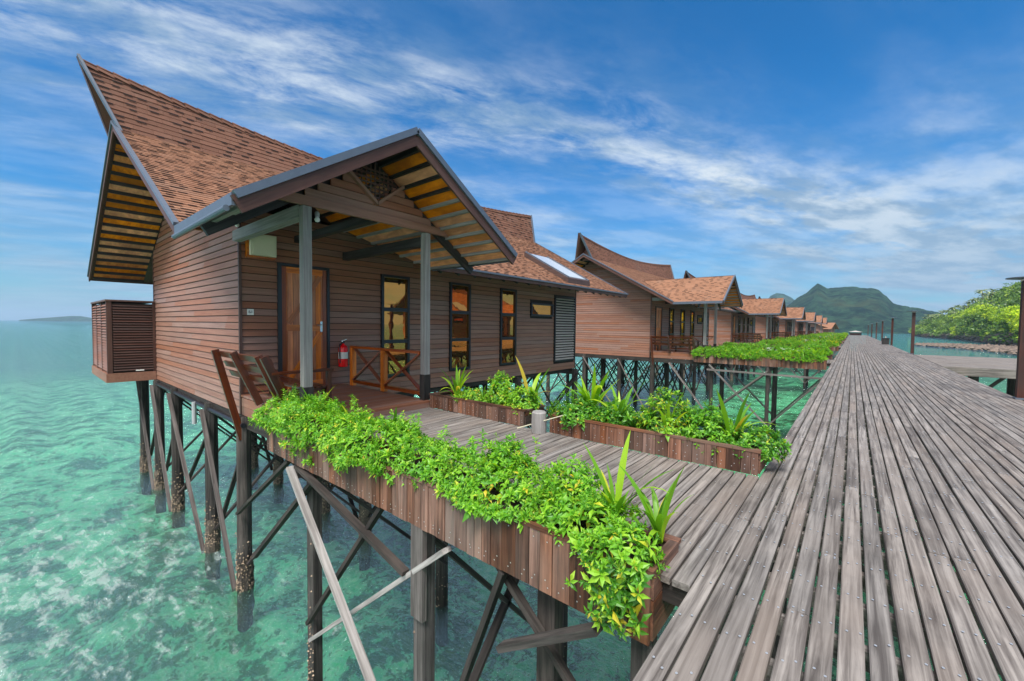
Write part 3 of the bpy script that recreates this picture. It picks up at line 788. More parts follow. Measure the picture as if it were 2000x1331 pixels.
    for x in PXs:
        if x < -18: continue
        for a, c_ in zip(PYs, PYs[1:]):
            BEAM((x-.15, a, -.5), (x-.15, c_, -3.3), .05, .085, (1, 0, 0)).build('brace', 'pile_y', root)
            BEAM((x+.15, c_, -.5), (x+.15, a, -3.3), .05, .085, (1, 0, 0)).build('brace', 'pile_y', root)
    # barnacles above the tide line
    cr = MB()
    for x in PXs:
        for y in (PYs[:2] if hi else PYs[:1]):
            if x < -18 and y > 3: continue
            n_ = 9; rings = [(z, .135+random.uniform(.0, .02)) for z in np.linspace(WATER-.5, WATER+random.uniform(.6, .95), 9)]; vs = []
            for j, (z, rr) in enumerate(rings):
                for k in range(n_):
                    a = k*6.2832/n_; q = rr*(1+random.uniform(-.12, .2)*(1 if j < 8 else -.2)); vs.append((x+q*math.cos(a), y+q*math.sin(a), z+random.uniform(-.05, .05)))
            cr.add(vs, [(j*n_+k, j*n_+(k+1) % n_, (j+1)*n_+(k+1) % n_, (j+1)*n_+k) for j in range(8) for k in range(n_)])
    cr.build('shell_crust', 'crust', root, 'stuff')
    for x in PXs:
        for y in (PYs if hi else PYs[:1]):
            if x < -18 and y > 3: continue
            for _ in range(420 if hi and y < 6 else 60):
                a = random.uniform(0, 6.283); z = WATER+abs(random.gauss(0, .5))-.05; r = random.uniform(.005, .02)
                c0 = Vector((x+.15*math.cos(a), y+.15*math.sin(a), z))
                bar_m.add([c0+Vector((r*random.uniform(.7, 1.3), 0, 0)), c0+Vector((0, r, 0)), c0+Vector((-r, 0, 0)), c0+Vector((0, -r, 0)), c0+Vector((0, 0, r*1.3)), c0-Vector((0, 0, r))],
                          [(0, 1, 4), (1, 2, 4), (2, 3, 4), (3, 0, 4), (1, 0, 5), (2, 1, 5), (3, 2, 5), (0, 3, 5)])
    bar_m.build('barnacles', 'barnacle', root, 'stuff')
    # skylight
    sk0, sk1 = 12.9, 14.5; xa, xb = -8.05, -10.1
    def S_(x, y, dz): q = P(x, y); return Vector((q.x, q.y, q.z+dz))
    cb = MB(); cb.prism([S_(xa, sk0, .0), S_(xb, sk0, .0), S_(xb, sk1, .0), S_(xa, sk1, .0)], Vector((0, 0, .2)))
    sk = cb.build('skylight', 'brown_x', root)
    p = MB().prism([S_(xa-.12, sk0+.12, .203), S_(xb+.12, sk0+.12, .203), S_(xb+.12, sk1-.12, .203), S_(xa-.12, sk1-.12, .203)], Vector((0, 0, .02))).build('pane', 'skyglass'); p.parent = sk
    p = MB(); 
    for yy in (sk0+.06, sk1-.06): p.bar(S_(xa-.02, yy, .225), S_(xb+.02, yy, .225), .05, .05)
    p = p.build('frame', 'flash'); p.parent = sk
    return root

def make_bench():
    t = thing('bench', '', 'bench', (-8.3, 2.9, .12), 'porch benches')
    for x in (-9.38, -8.36, -7.2, -6.95):
        top = (x, 2.42, 1.07); bot = (x, 2.84, .10) if x > -9 else (x, 2.86, -.75)
        BEAM(bot, top, .065, .12, (0, 1, .3)).build('backrest_post', 'red_z', t)
    for z, y in ((.99, 2.47), (.80, 2.555), (.61, 2.64)):
        BEAM((-9.42, y+.05, z), (-6.92, y+.05, z), .028, .115, (0, -.4, 1)).build('backrest_slat', 'red_x', t)
    for k in range(4): MB().box(-9.35, -6.95, 2.98+k*.115, 2.98+k*.115+.09, .50, .53).build('seat_slat', 'red_x', t)
    for x in (-9.3, -8.2, -7.05):
        MB().box(x-.035, x+.035, 2.93, 3.42, .43, .498).build('seat_rail', 'red_y', t)
        MB().box(x-.035, x+.035, 3.34, 3.41, .121, .43).build('leg', 'red_z', t)
    MB().box(-7.02, -6.90, 2.52, 3.5, .78, .82).build('armrest', 'red_y', t)
    MB().box(-6.99, -6.92, 3.40, 3.47, .121, .78).build('leg', 'red_z', t)
    return t
def make_railing():
    t = thing('railing', '', 'railing', (-7.8, 5.1, .12), 'porch railings')
    MB().box(-9.18, -6.545, 5.05, 5.15, 1.02, 1.075).build('top_rail', 'rail_x', t)
    MB().box(-9.18, -6.56, 5.07, 5.13, .20, .27).build('bottom_rail', 'rail_x', t)
    for x in (-9.12, -7.83): MB().box(x-.06, x+.06, 5.05, 5.15, .135, 1.018).build('rail_post', 'orange_z', t)
    for a, c_ in ((-9.06, -7.89), (-7.77, -6.56)):
        BEAM((a, 5.085, .28), (c_, 5.085, 1.01), .03, .075, (0, 1, 0)).build('cross_brace', 'rail_x', t)
        BEAM((c_, 5.12, .28), (a, 5.12, 1.01), .03, .075, (0, 1, 0)).build('cross_brace', 'rail_x', t)
    return t
def make_walkway(hi):
    t = thing('walkway', '', '', (-3.5, 4, 0)); del t['category']; t['kind'] = 'structure'
    n = 46; far = MB(); nl = MB()
    for k in range(n):
        x1 = -.728-k*.121; x0 = x1-.106
        ys = 2.63 if k < 2 else 3.02
        cut = random.uniform(3.6, 4.6) if random.random() < .45 else None
        for a, c_ in (((ys, cut), (cut, 5.085)) if cut else ((ys, 5.085),)):
            mb = MB() if hi else far
            mb.board(x0, x1, a+.002, c_-.003, -.045, random.uniform(-.004, .003)-.002, 'y', .006, None, random.uniform(-.001, .001))
            if hi: mb.build('board', 'deck_y', t)
        if hi:
            for yy in (3.15, 3.6, 4.1, 4.6, 4.98):
                for q in (.25, .75): nail(nl, x0+.106*q, yy+random.uniform(-.02, .02), .0035)
    if hi: nl.build('nail_heads', 'nail', t, 'stuff')
    else: far.build('boards', 'deck_y', t, 'stuff')
    j = MB()
    for y in (2.7, 3.4, 4.2, 4.95): j.bar((-6.3, y, -.12), (-.75, y, -.12), .06, .14)
    j.build('joists', 'pile_x', t, 'stuff')
    for x in (-3.30, -6.02, -1.2): BEAM((x, 2.5, -.50 if x < -2 else -.3), (x, 5.6, -.5 if x < -2 else -.3), .1, .2).build('cross_beam', 'pile_y', t)
    pl = [(-3.30, 2.62, .092), (-3.30, 5.2, .12), (-6.02, 2.75, .095), (-6.02, 5.2, .12)]
    if hi: pl += [(-1.84, 2.75, .085), (-1.0, 2.62, .07)]
    bm = MB()
    for (x, y, r) in pl:
        top = -.39 if y < 5 else -.3
        if hi and y < 3:
            q = MB().box(x-r, x+r, y-r*.7, y+r*.7, -5.6, top)
            if x == -3.30: q.box(x-r+.03, x+r+.03, y-r*.7-.06, y-r*.7-.004, -1.35, top)
            q.build('pile', 'pile_z' if x != -3.30 else 'brace_z', t)
        else: MB().tube((x, y, top), (x, y, -5.6), r, r*1.05, 10, None, .06).build('pile', 'pile_z', t)
        for _ in range(60 if hi else 16):
            a = random.uniform(0, 6.283); z = WATER+abs(random.gauss(0, .7)); s = random.uniform(.008, .02)
            c0 = Vector((x+r*random.uniform(-1, 1), y-r*.72, z)) if hi and y < 3 else Vector((x+r*math.cos(a), y+r*math.sin(a), z))
            bm.add([c0+Vector((s, 0, 0)), c0+Vector((0, s, 0)), c0-Vector((s, 0, 0)), c0-Vector((0, s, 0)), c0+Vector((0, 0, s))], [(0, 1, 4), (1, 2, 4), (2, 3, 4), (3, 0, 4)])
    bm.build('barnacles', 'barnacle', t, 'stuff')
    if hi:
        for a, c_, w, mt_ in (((-6.1, 2.44, -.45), (-3.6, 2.44, -2.75), .09, 'pale_x'), ((-6.0, 2.50, -.42), (-3.45, 2.50, -.95), .085, 'pile_x'),
                          ((-6.05, 2.72, -3.1), (-2.85, 2.52, -.5), .11, 'pale_x'), ((-3.95, 2.55, -.42), (-5.95, 2.62, -2.75), .075, 'pile_x'),
                          ((-2.15, 2.52, -.42), (-2.95, 2.60, -2.4), .075, 'pile_x'), ((-2.3, 2.62, -.45), (-.9, 2.68, -1.75), .065, 'pile_x'),
                          ((-1.22, 2.4, -.38), (-2.15, 2.5, -1.05), .10, 'pile_x'), ((-6.4, 2.56, -.45), (-9.3, 2.74, -2.2), .08, 'pile_x'),
                          ((-5.6, 2.6, -.5), (-8.3, 2.7, -2.7), .09, 'pile_x'), ((-6.0, 2.7, -.5), (-5.9, 5.2, -3.0), .10, 'pile_y'), ((-3.3, 5.2, -.5), (-3.3, 2.7, -3.3), .10, 'pile_y'), ((-3.3, 2.7, -.6), (-3.3, 5.2, -3.3), .10, 'pile_y')):
            BEAM(a, c_, .05, w, (0, 1, 0) if abs(a[1]-c_[1]) < 1 else (1, 0, 0)).build('brace', mt_, t)
    else:
        for a, c_ in (((-6.1, 2.5, -.45), (-3.3, 2.5, -3.4)), ((-3.3, 2.5, -.6), (-6.1, 2.5, -3.2)), ((-.7, 2.6, -.45), (-3.3, 2.6, -3.5)), ((-6.1, 5.3, -.45), (-3.3, 5.3, -3.4)), ((-3.3, 5.3, -.6), (-6.1, 5.3, -3.2)), ((-.7, 5.3, -.45), (-3.3, 5.3, -3.5)), ((-8.3, 2.5, -.5), (-6.1, 2.5, -3.3))):
            BEAM(a, c_, .07, .13, (0, 1, 0)).build('brace', 'brace_x', t)
        BEAM((-6.2, 2.45, -.72), (-.75, 2.45, -.78), .05, .1).build('brace', 'brace_x', t)
    return t
def make_planter(x0, x1, yo, yi, z0, z1, hi, front=-1):
    """front: -1 planks on the -Y face visible, otherwise on it too"""
    t = thing('planter_box', '', 'planter', ((x0+x1)/2, (yo+yi)/2, z0), 'wooden planter boxes')
    nl = MB()
    for yy, inner in ((yo, False), (yi, True)):
        x = x0; allm = MB()
        while x < x1-.02:
            w = min(random.uniform(.085, .165), x1-x)
            if x1-x-w < .05: w = x1-x
            d = random.uniform(-.005, .005); mb = MB() if (hi and not inner) else allm
            mb.box(x+.003, x+w-.003, yy-.014+d, yy+.014+d, z0+random.uniform(-.004, .004), z1-.03)
            if hi and not inner:
                mb.build('plank', 'plank_z', t)
                for zz in (z0+.06, z0+.10, z1-.09):
                    for _ in range(1):
                        r = .006; c0 = Vector((x+w*random.uniform(.3, .7), yy-.0145+d-.001, zz+random.uniform(-.01, .01)))
                        nl.add([c0+Vector((r*math.cos(k*1.0472), 0, r*math.sin(k*1.0472))) for k in range(6)], [tuple(range(6))], .5)
            x += w
        if not (hi and not inner): allm.build('planks', 'plank_z', t, 'stuff')
    if hi: nl.build('nail_heads', 'nail', t, 'stuff')
    for xx in (x0, x1):
        MB().box(xx-.014, xx+.014, yo+.016, yi-.016, z0+.02, z0+.02+(z1-z0)*.52).build('end_board', 'plank_y', t)
        MB().box(xx-.014, xx+.014, yo+.016, yi-.016, z0+.03+(z1-z0)*.52, z1-.03).build('end_board', 'plank_y', t)
    for ya, yb in ((yo-.02, yo+.045), (yi-.045, yi+.02)): MB().box(x0-.02, x1+.02, ya, yb, z1-.028, z1).build('rim_board', 'plank_x', t)
    for xa in (x0-.02, x1-.045): MB().box(xa, xa+.065, yo+.047, yi-.047, z1-.027, z1-.002).build('rim_board', 'plank_y', t)
    MB().box(x0+.02, x1-.02, yo+.02, yi-.02, z0+.04, z1-.08).build('soil', 'soil', t)
    return t

# ---- leafy rosettes, vectorised
def rosettes(cent, nrm, nl, L, wd, tri=4, spread=.9, tb=None):
    """cent (n,3), nrm (n,3) -> leaves radiating about each normal"""
    n = len(cent); nn = nrm/np.linalg.norm(nrm, axis=1, keepdims=True)
    a = np.cross(nn, rng.normal(size=(n, 3))); a /= np.linalg.norm(a, axis=1, keepdims=True); b_ = np.cross(nn, a)
    sz = np.repeat(rng.uniform(.62, 1.3, n), nl)
    c = np.repeat(cent, nl, 0); nn = np.repeat(nn, nl, 0); a = np.repeat(a, nl, 0); b_ = np.repeat(b_, nl, 0)
    k = np.tile(np.arange(nl), n); m_ = n*nl
    ang = k*2.4+rng.uniform(-.3, .3, m_); el = np.clip(1.15-k/nl*1.35+rng.uniform(-.25, .25, m_), -.5, 1.35)*spread
    d = (a*np.cos(ang)[:, None]+b_*np.sin(ang)[:, None])*np.cos(el)[:, None]+nn*np.sin(el)[:, None]
    s = np.cross(d, nn); s /= np.linalg.norm(s, axis=1, keepdims=True)+1e-9; u = np.cross(s, d)
    ll = L*sz*rng.uniform(.65, 1.25, m_)*(0.55+.6*np.clip(k/nl, 0, 1)); w = ll*wd
    base = c-nn*(k/nl*L*.7)[:, None]
    D_ = lambda q: d*(ll*q)[:, None]
    p0 = base; p1 = base+D_(.45)+s*w[:, None]*.5+u*(ll*.10)[:, None]; p2 = base+D_(.5)-s*w[:, None]*.5+u*(ll*.10)[:, None]
    pm = base+D_(.55)+u*(ll*.02)[:, None]; p3 = base+D_(1.)-u*(ll*.16)[:, None]
    v = np.stack([p0, p1, p2, pm, p3], 1).reshape(-1, 3); o_ = (np.arange(m_)*5)[:, None]
    if tri == 4: f = np.concatenate([o_+np.array([[0, 1, 3]]), o_+np.array([[0, 3, 2]]), o_+np.array([[1, 4, 3]]), o_+np.array([[3, 4, 2]])], 0)
    else: f = np.concatenate([o_+np.array([[0, 1, 4, 2]])], 0)
    t = rng.uniform(0, .9, m_)*.55+np.repeat(rng.uniform(0, .38, n), nl); t = np.where((k < 2) & (rng.uniform(size=m_) < .10), rng.uniform(.93, .99, m_), t)
    t = np.tile(t, 4 if tri == 4 else 1)
    return v, f, t
def shrub_mass(x0, x1, n, L, yc, ry, z0, rzf, drape, seed, nl=9, tri=4):
    """continuous leafy bank: cross-section arc whose height and drape wander along x"""
    x = rng.uniform(x0, x1, n); th = rng.uniform(-.55, math.pi*.95, n)   # 0 = towards -Y, pi/2 = up
    bulge = .65+.75*vnoise(x*1.7, np.full(n, 3.3), seed)+.25*(vnoise(x*6, th*2.5, seed+5)-.5)
    rr = rng.uniform(.62, 1.05, n)**.5
    y = yc-np.cos(th)*ry*rr*bulge; z = z0+np.where(th > 0, np.sin(th)*rzf*rr*bulge, th*drape*(vnoise(x*1.9+7, np.zeros(n), seed+2)**1.6)*3.2)
    e = np.clip(np.minimum((x-x0), (x1-x))/.25, .45, 1); z = np.where(th > 0, z0+(z-z0)*e, z)
    nr = np.stack([rng.normal(0, .35, n), -np.cos(th), np.maximum(np.sin(th), .25)+.45], 1)+rng.normal(0, .25, (n, 3))
    return rosettes(np.stack([x, y, z], 1), nr, nl, L, .42, tri)
def shrub_ball(cx, cy, cz, rx, ry, rz, n, L, nl=9, tri=4):
    d = rng.normal(size=(n, 3)); d[:, 2] = np.abs(d[:, 2])*1.1-.25; d /= np.linalg.norm(d, axis=1, keepdims=True)
    q = rng.uniform(.35, 1, n)**.45*(.8+.35*vnoise(d[:, 0]*2.5+9, d[:, 1]*2.5+d[:, 2]*3, int(cx*10) % 97)); p = np.stack([cx+d[:, 0]*rx*q, cy+d[:, 1]*ry*q, cz+d[:, 2]*rz*q], 1)
    return rosettes(p, d+np.array([0, 0, .5])+rng.normal(0, .25, (n, 3)), nl, L, .42, tri)
def joinm(parts):
    v = []; f = []; t = []; o = 0
    for a, b_, c in parts:
        v.append(a); f.append(b_+o); t.append(c); o += len(a)
    return np.concatenate(v), np.concatenate(f), np.concatenate(t)
def strap_mesh(L, bend, w, name='leaf'):
    n = 8; vs = []; fs = []
    x = z = 0; ang = R(84)
    for i in range(n+1):
        t = i/n; ww = w*(.55+.75*t if t < .45 else (.89)*(1-((t-.45)/.55)**2.2)+.02)
        vs += [(x, -ww/2, z+ww*.12), (x, 0, z), (x, ww/2, z+ww*.12)]
        ang -= bend/n*(.4+1.2*t); x += L/n*math.cos(ang); z += L/n*math.sin(ang)
    for i in range(n):
        for j in range(2): a = i*3+j; fs.append((a, a+1, a+4, a+3))
    me = bpy.data.meshes.new(name); me.from_pydata(vs, [], fs); at = me.attributes.new('tint', 'FLOAT', 'FACE'); at.data.foreach_set('value', [random.random()*.2]*len(fs))
    me.polygons.foreach_set('use_smooth', [True]*len(fs)); me.materials.append(M['strap']); return me
STRAPS = [strap_mesh(L, b_, w) for L, b_, w in ((.50, .7, .048), (.44, 1.2, .045), (.36, .9, .040), (.54, 1.9, .044), (.34, 2.3, .036), (.56, .4, .05))]
def lily(x, y, z, n, s, label, flower=False):
    t = thing('spider_lily', label, 'plant', (x, y, z), 'strap-leaved lilies in the planters')
    for k in range(n+3):
        o = bpy.data.objects.new('leaf', STRAPS[random.choice((0, 1, 2, 0, 5, 3, 4)) if k else 5]); COL.objects.link(o); o.parent = t
        o.location = (random.uniform(-.02, .02), random.uniform(-.02, .02), 0)
        o.rotation_euler = (random.uniform(-.12, .12), random.uniform(-.05, .35), k*2.4+random.uniform(-.4, .4)); q = 1.08*s*random.uniform(.65, 1.15); o.scale = (q, q*random.uniform(.85, 1.2), q)
    return t

# build houses and their furniture
LABH = ['large near brown stilt house with porch and swept-up ridge', 'second brown stilt house behind the near one, bench facing the water',
        'third brown stilt house down the row, partly behind the second', 'fourth stilt house down the row beside the boardwalk',
        'fifth stilt house down the row, small in the distance', 'sixth stilt house, second last of the matching row', 'farthest matching stilt house at the end of the row']
OFF = [0, 22.1, 44.0, 66.0, 88.0, 110.0, 132.0]
h0 = make_house(True); h0['label'] = LABH[0]
h1 = make_house(False)
bench0, rail0, walk0 = make_bench(), make_railing(), make_walkway(True)
bench0['label'] = 'dark red slatted bench on the porch of the near house'
rail0['label'] = 'red-brown cross-braced railing on the porch of the near house'
walk0['label'] = 'short plank walkway between two planters leading to the near porch'
plA = make_planter(-7.05, -.92, 2.50, 3.0, -.40, .085, True); plA['label'] = 'long planter box nearest the camera, hanging over the water'
plB = make_planter(-6.26, -3.95, 5.10, 5.62, 0.0, .27, True); plB['label'] = 'planter box beside the near porch railing, left of the round pile'
plC = make_planter(-3.46, -.74, 5.10, 5.62, 0.0, .28, True); plC['label'] = 'planter box right of the round pile, ending at the boardwalk'
walk1 = make_walkway(False)
pl1 = make_planter(-6.9, -.92, 2.50, 3.0, -.36, .12, False); pl2 = make_planter(-6.2, -.8, 5.1, 5.6, -.0, .28, False)
v, f, t_ = joinm([shrub_mass(-7.0, -.95, 1500, .11, 2.78, .38, .12, .40, .14, 21, 7, 2), shrub_ball(-1.2, 2.8, .2, .3, .3, .3, 80, .12, 7, 2)])
fol1 = tag(np_build('leafy_shrubs', v, f, t_, 'leaf'), '', 'shrubs', 'leafy planting in the walkway planters'); fol1['kind'] = 'stuff'
v, f, t_ = shrub_mass(-6.2, -.8, 1200, .11, 5.35, .34, .28, .42, .1, 33, 7, 2)
fol2 = tag(np_build('leafy_shrubs', v, f, t_, 'leaf'), '', 'shrubs', 'leafy planting in the walkway planters'); fol2['kind'] = 'stuff'
# small strap-leaf and flower cluster for the distant planters
fb = []
for k in range(110):
    x = random.uniform(-1.9, -.95) if k % 3 == 0 else random.uniform(-6.8, -1.0); y = random.choice((random.uniform(2.6, 2.95), random.uniform(2.6, 2.95), 5.4)); a = random.uniform(0, 6.28); L = random.uniform(.45, .72); lean = random.uniform(.1, .6)
    d = Vector((math.cos(a)*lean, math.sin(a)*lean, 1)).normalized(); s_ = Vector((-math.sin(a), math.cos(a), 0))*.02; p = Vector((x, y, .12))
    fb.append([p-s_, p+s_, p+d*L*.6+s_*1.3, p+d*L+Vector((math.cos(a), math.sin(a), -.5))*L*.2, p+d*L*.6-s_*1.3])
mb = MB(); [mb.add(q, [(0, 1, 2, 3, 4)], random.random()*.6) for q in fb]
lil1 = tag(mb.build('lily_clump', 'strap'), '', 'plants', 'lily clumps in the distant planters'); lil1['kind'] = 'stuff'
mb = MB()
for k in range(34):
    c0 = Vector((random.uniform(-3.6, -1.6), random.uniform(2.5, 2.95), random.uniform(.42, .62)))
    for j in range(5):
        a = j*1.257+random.random(); d = Vector((math.cos(a), math.sin(a), .3)); s_ = Vector((-math.sin(a), math.cos(a), 0))*.018
        mb.add([c0, c0+d*.04+s_, c0+d*.085-Vector((0, 0, .02)), c0+d*.04-s_], [(0, 1, 2, 3)])
flw1 = tag(mb.build('white_flowers', 'petal'), '', 'flowers', 'white flowers in the distant planters'); flw1['kind'] = 'stuff'
proto = {'house': h1, 'bench': bench0, 'rail': rail0, 'walk': walk1, 'pl1': pl1, 'pl2': pl2, 'fol1': fol1, 'fol2': fol2, 'lil': lil1, 'flw': flw1}
word = ['near', 'second', 'third', 'fourth', 'fifth', 'sixth', 'farthest']
lab = {'house': None, 'bench': 'red slatted porch bench of the %s house in the row', 'rail': 'cross-braced porch railing of the %s house in the row',
       'walk': 'plank walkway from the boardwalk to the %s house', 'pl1': 'water-side planter box along the walkway of the %s house', 'pl2': 'far-side planter box along the walkway of the %s house',
       'fol1': 'bright green leafy planting in the near planter of the %s house', 'fol2': 'bright green leafy planting in the far planter of the %s house',
       'lil': 'upright yellow-green lily clump at the boardwalk end, %s house', 'flw': 'white lily flowers in the planter of the %s house'}
for i in range(1, 7):
    for k, pr in proto.items():
        moved = i == 1 and k not in ('bench', 'rail')
        if moved: o = pr
        else: o = copy_tree(pr)
        base = pr['base'] if 'base' in pr else list(pr.location)
        if 'base' not in pr: pr['base'] = list(pr.location); base = list(pr.location)
        o.location = (base[0], base[1]+OFF[i], base[2])
        o['label'] = LABH[i] if k == 'house' else lab[k] % word[i]
for o in bpy.data.objects:
    if 'base' in o: del o['base']
# house on the opposite side, outside the frame, whose reflection the windows show
ho = copy_tree(h1); ho.location = (22.5, 47.0, WATER); ho.rotation_euler = (0, 0, math.pi); ho['label'] = 'brown stilt house across the boardwalk, seen only in window reflections'

# ------------------------------------------------------------------ near planter planting
def shoot_set(x0, x1, y, z, n, L):
    c = []; q = []
    for _ in range(n):
        x = random.uniform(x0, x1); yy = y+random.uniform(-.25, .2); h = random.uniform(.12, .34); lx, ly = random.uniform(-.25, .25), random.uniform(-.35, .15)
        for k in range(6):
            u_ = k/5; c.append((x+lx*h*u_, yy+ly*h*u_, z+random.uniform(-.01, .01)+h*u_+.12)); q.append((lx+random.gauss(0, .2), ly+random.gauss(0, .2), 1))
    return rosettes(np.array(c), np.array(q), 8, L, .40)
shoots = shoot_set(-7.0, -1.3, 2.75, .16, 90, .06)
v, f, t_ = joinm([shrub_mass(-7.25, -1.25, 1750, .074, 2.76, .36, .10, .31, .28, 11), shrub_mass(-6.9, -4.2, 520, .072, 2.72, .40, .12, .36, .34, 15),
                  shrub_ball(-2.45, 2.85, .22, .30, .25, .40, 130, .07), shrub_ball(-1.72, 2.85, .2, .34, .28, .36, 160, .07),
                  shrub_ball(-1.12, 2.55, .08, .27, .26, .26, 130, .068), shoots])
o = tag(np_build('leafy_shrubs', v, f, t_, 'leaf'), 'bright green leafy shrubs spilling over the nearest planter', 'shrubs'); o['kind'] = 'stuff'
# trailing sprig at the right end of the planter
n = 75; zz = rng.uniform(-.33, .12, n); xx = -1.13+rng.normal(0, .085, n)*(1.1-.6*np.abs(zz)); c = np.stack([xx, 2.36+rng.normal(0, .05, n), zz], 1)
v, f, t_ = rosettes(c, np.stack([rng.normal(0, .3, n), -np.ones(n), rng.uniform(.1, .8, n)], 1), 9, .072, .40)
o = tag(np_build('trailing_shrub', v, f, t_, 'leaf'), 'leafy sprig hanging down over the right end of the nearest planter', 'shrub')
st = MB()
for k in range(7): st.tube((-1.12+random.uniform(-.1, .1), 2.55, .1), (-1.13+random.uniform(-.08, .08), 2.40, -.25+random.uniform(-.05, .1)), .004, .003, 5)
e = st.build('stem', 'stem'); e.parent = o
FAR = [(-5.35, 5.36, .22, .5, .30, .22, 'low leafy shrub at the left end of the inner planter, by the porch post'), (-4.72, 5.42, .30, .30, .26, .48, 'tall rounded leafy shrub left of the round pile'),
       (-4.2, 5.36, .25, .38, .30, .36, 'dense leafy shrub just left of the round pile'), (-3.15, 5.32, .25, .46, .34, .36, 'leafy shrub spilling over the planter right behind the round pile'),
       (-2.55, 5.40, .27, .36, .30, .34, 'leafy shrub in the middle of the right planter'), (-1.85, 5.42, .28, .44, .34, .50, 'tallest leafy shrub of the right planter'),
       (-1.3, 5.40, .26, .36, .32, .42, 'leafy shrub with yellow tips near the boardwalk'), (-.82, 5.40, .22, .36, .32, .30, 'leafy shrub overhanging the planter end at the boardwalk')]
for (x, y, z, rx, ry, rz, lb) in FAR:
    v, f, t_ = shrub_ball(x, y, z, rx, ry, rz, int(720*(rx*rz+ry*rz+.05)), .076)
    o = tag(np_build('leafy_shrub', v, f, t_, 'leaf'), lb, 'shrub', 'shrubs in the inner planters')
    st = MB()
    for k in range(6): st.tube((x+random.uniform(-.1, .1), y, .19), (x+random.uniform(-rx, rx)*.6, y+random.uniform(-.1, .1), z+rz*.6), .006, .003, 5)
    e = st.build('stem', 'stem'); e.parent = o
lily(-1.36, 2.93, .06, 15, 1.1, 'tall upright lily among the shrubs, left one at the nearest planter end')
lily(-1.02, 2.90, .06, 13, 1.0, 'arching lily at the right end of the nearest planter')
lily(-3.15, 2.9, .1, 5, .9, 'lily leaves poking from the shrubs, middle of the nearest planter')
lily(-4.25, 2.9, .12, 5, .95, 'pair of upright lily leaves in front of the porch step')
lily(-5.2, 2.9, .16, 5, .9, 'lily leaf standing up among shrubs below the porch')
lily(-6.1, 2.8, .2, 7, .95, 'lily leaves beside the black foot of the porch post')
lily(-7.1, 2.7, .15, 8, .95, 'lily with long leaves reaching left under the bench')
lily(-2.35, 2.75, .2, 4, .7, 'short yellowish lily leaves left of the tall lilies')
lily(-5.75, 5.32, .2, 13, 1.31, 'fan-shaped lily beside the right porch post')
lily(-5.0, 5.25, .22, 5, .7, 'drooping yellow lily leaves over the inner planter rim')
lily(-4.12, 5.5, .25, 9, 1.38, 'upright lily behind the shrub left of the round pile')
lily(-3.0, 5.5, .25, 13, 1.44, 'tall lily just right of the round pile')
lily(-2.45, 5.3, .22, 10, 1.19, 'narrow upright lily in the bare gap of the right planter')
lily(-1.75, 5.25, .22, 11, 1.06, 'broad curled lily in the middle of the right planter')
lily(-1.05, 5.35, .22, 11, 1.19, 'lily with tilted leaves near the boardwalk end')
# round pile head and stick
bo = MB().lathe((-3.58, 4.98, .0), [(.112, .002), (.114, .1), (.110, .30), (.095, .318), (.0, .32)], 18).build('pile_head', 'greypost_z')
tag(bo, 'round weathered grey pile head standing in the walkway between two planters', 'bollard')
bo = MB().tube((-3.9, 4.86, .03), (-3.18, 5.02, .31), .009, .006, 6).build('dry_stick', 'cream'); tag(bo, 'thin pale stick leaning across the round pile head', 'stick')

# ------------------------------------------------------------------ porch fittings
t = thing('utility_box', 'cream square meter box in a wooden frame above the door', 'box', (WX, 3.3, 2.92))
MB().box(WX+.002, WX+.10, 3.02, 3.56, 2.93, 3.40).build('frame', 'orange_y', t)
MB().box(WX+.101, WX+.20, 3.06, 3.54, 2.975, 3.41).build('cover', 'cream', t)
MB().box(WX+.201, WX+.215, 3.10, 3.50, 3.01, 3.375).build('lid', 'cream', t)
t = thing('number_plate', 'small white number plate on the wall left of the door', 'sign', (WX, 3.1, 1.76))
MB().box(WX+.003, WX+.012, 3.04, 3.16, 1.755, 1.875).build('plate', 'white', t)
d = MB()
for a in ((3.068, 3.078, 1.79, 1.845), (3.078, 3.098, 1.837, 1.845), (3.078, 3.098, 1.813, 1.821), (3.078, 3.098, 1.79, 1.798), (3.098, 3.106, 1.79, 1.821), (3.120, 3.130, 1.79, 1.845)): d.box(WX+.0125, WX+.015, *a)
d.build('digits', 'frame', t)
t = thing('fire_extinguisher', 'red fire extinguisher hung on the wall right of the door', 'extinguisher', (WX, 5.03, .5))
c0 = (WX+.11, 5.05, .55)
MB().lathe(c0, [(.0, 0), (.10, .004), (.107, .03), (.107, .44), (.09, .50), (.035, .54), (.026, .57)], 20).build('cylinder', 'redpaint', t, smooth=True)
MB().box(WX+.085, WX+.135, 5.02, 5.08, 1.12, 1.16).build('valve', 'frame', t)
BEAM((WX+.11, 5.0, 1.17), (WX+.16, 5.12, 1.22), .02, .012).build('lever', 'chrome', t)
h = MB(); pts = [Vector((WX+.12, 5.0, 1.13)), Vector((WX+.15, 4.94, 1.05)), Vector((WX+.17, 4.93, .85)), Vector((WX+.17, 4.94, .66))]
for a, c_ in zip(pts, pts[1:]): h.tube(a, c_, .013, .013, 8)
h.build('hose', 'frame', t)
MB().lathe(c0, [(.108, .20), (.108, .36)], 20).build('label_band', 'white', t)
MB().box(WX+.002, WX+.03, 5.01, 5.09, .9, 1.1).build('wall_bracket', 'frame', t)
t = thing('porch_lamp', 'small clear bulb hanging under the porch gable beam', 'lamp', (-6.6, 3.09, 3.36))
MB().lathe((-6.6, 3.09, 3.29), [(.02, .08), (.035, .06), (.035, 0)], 12).build('lamp_holder', 'pvc', t)
MB().lathe((-6.6, 3.09, 3.20), [(.0, 0), (.03, .012), (.042, .04), (.03, .075), (.018, .09)], 14).build('bulb', 'white', t, smooth=True)
t = thing('wall_camera', 'small white dome light at the wall corner under the eave', 'lamp', (-9.5, 2.86, 3.52))
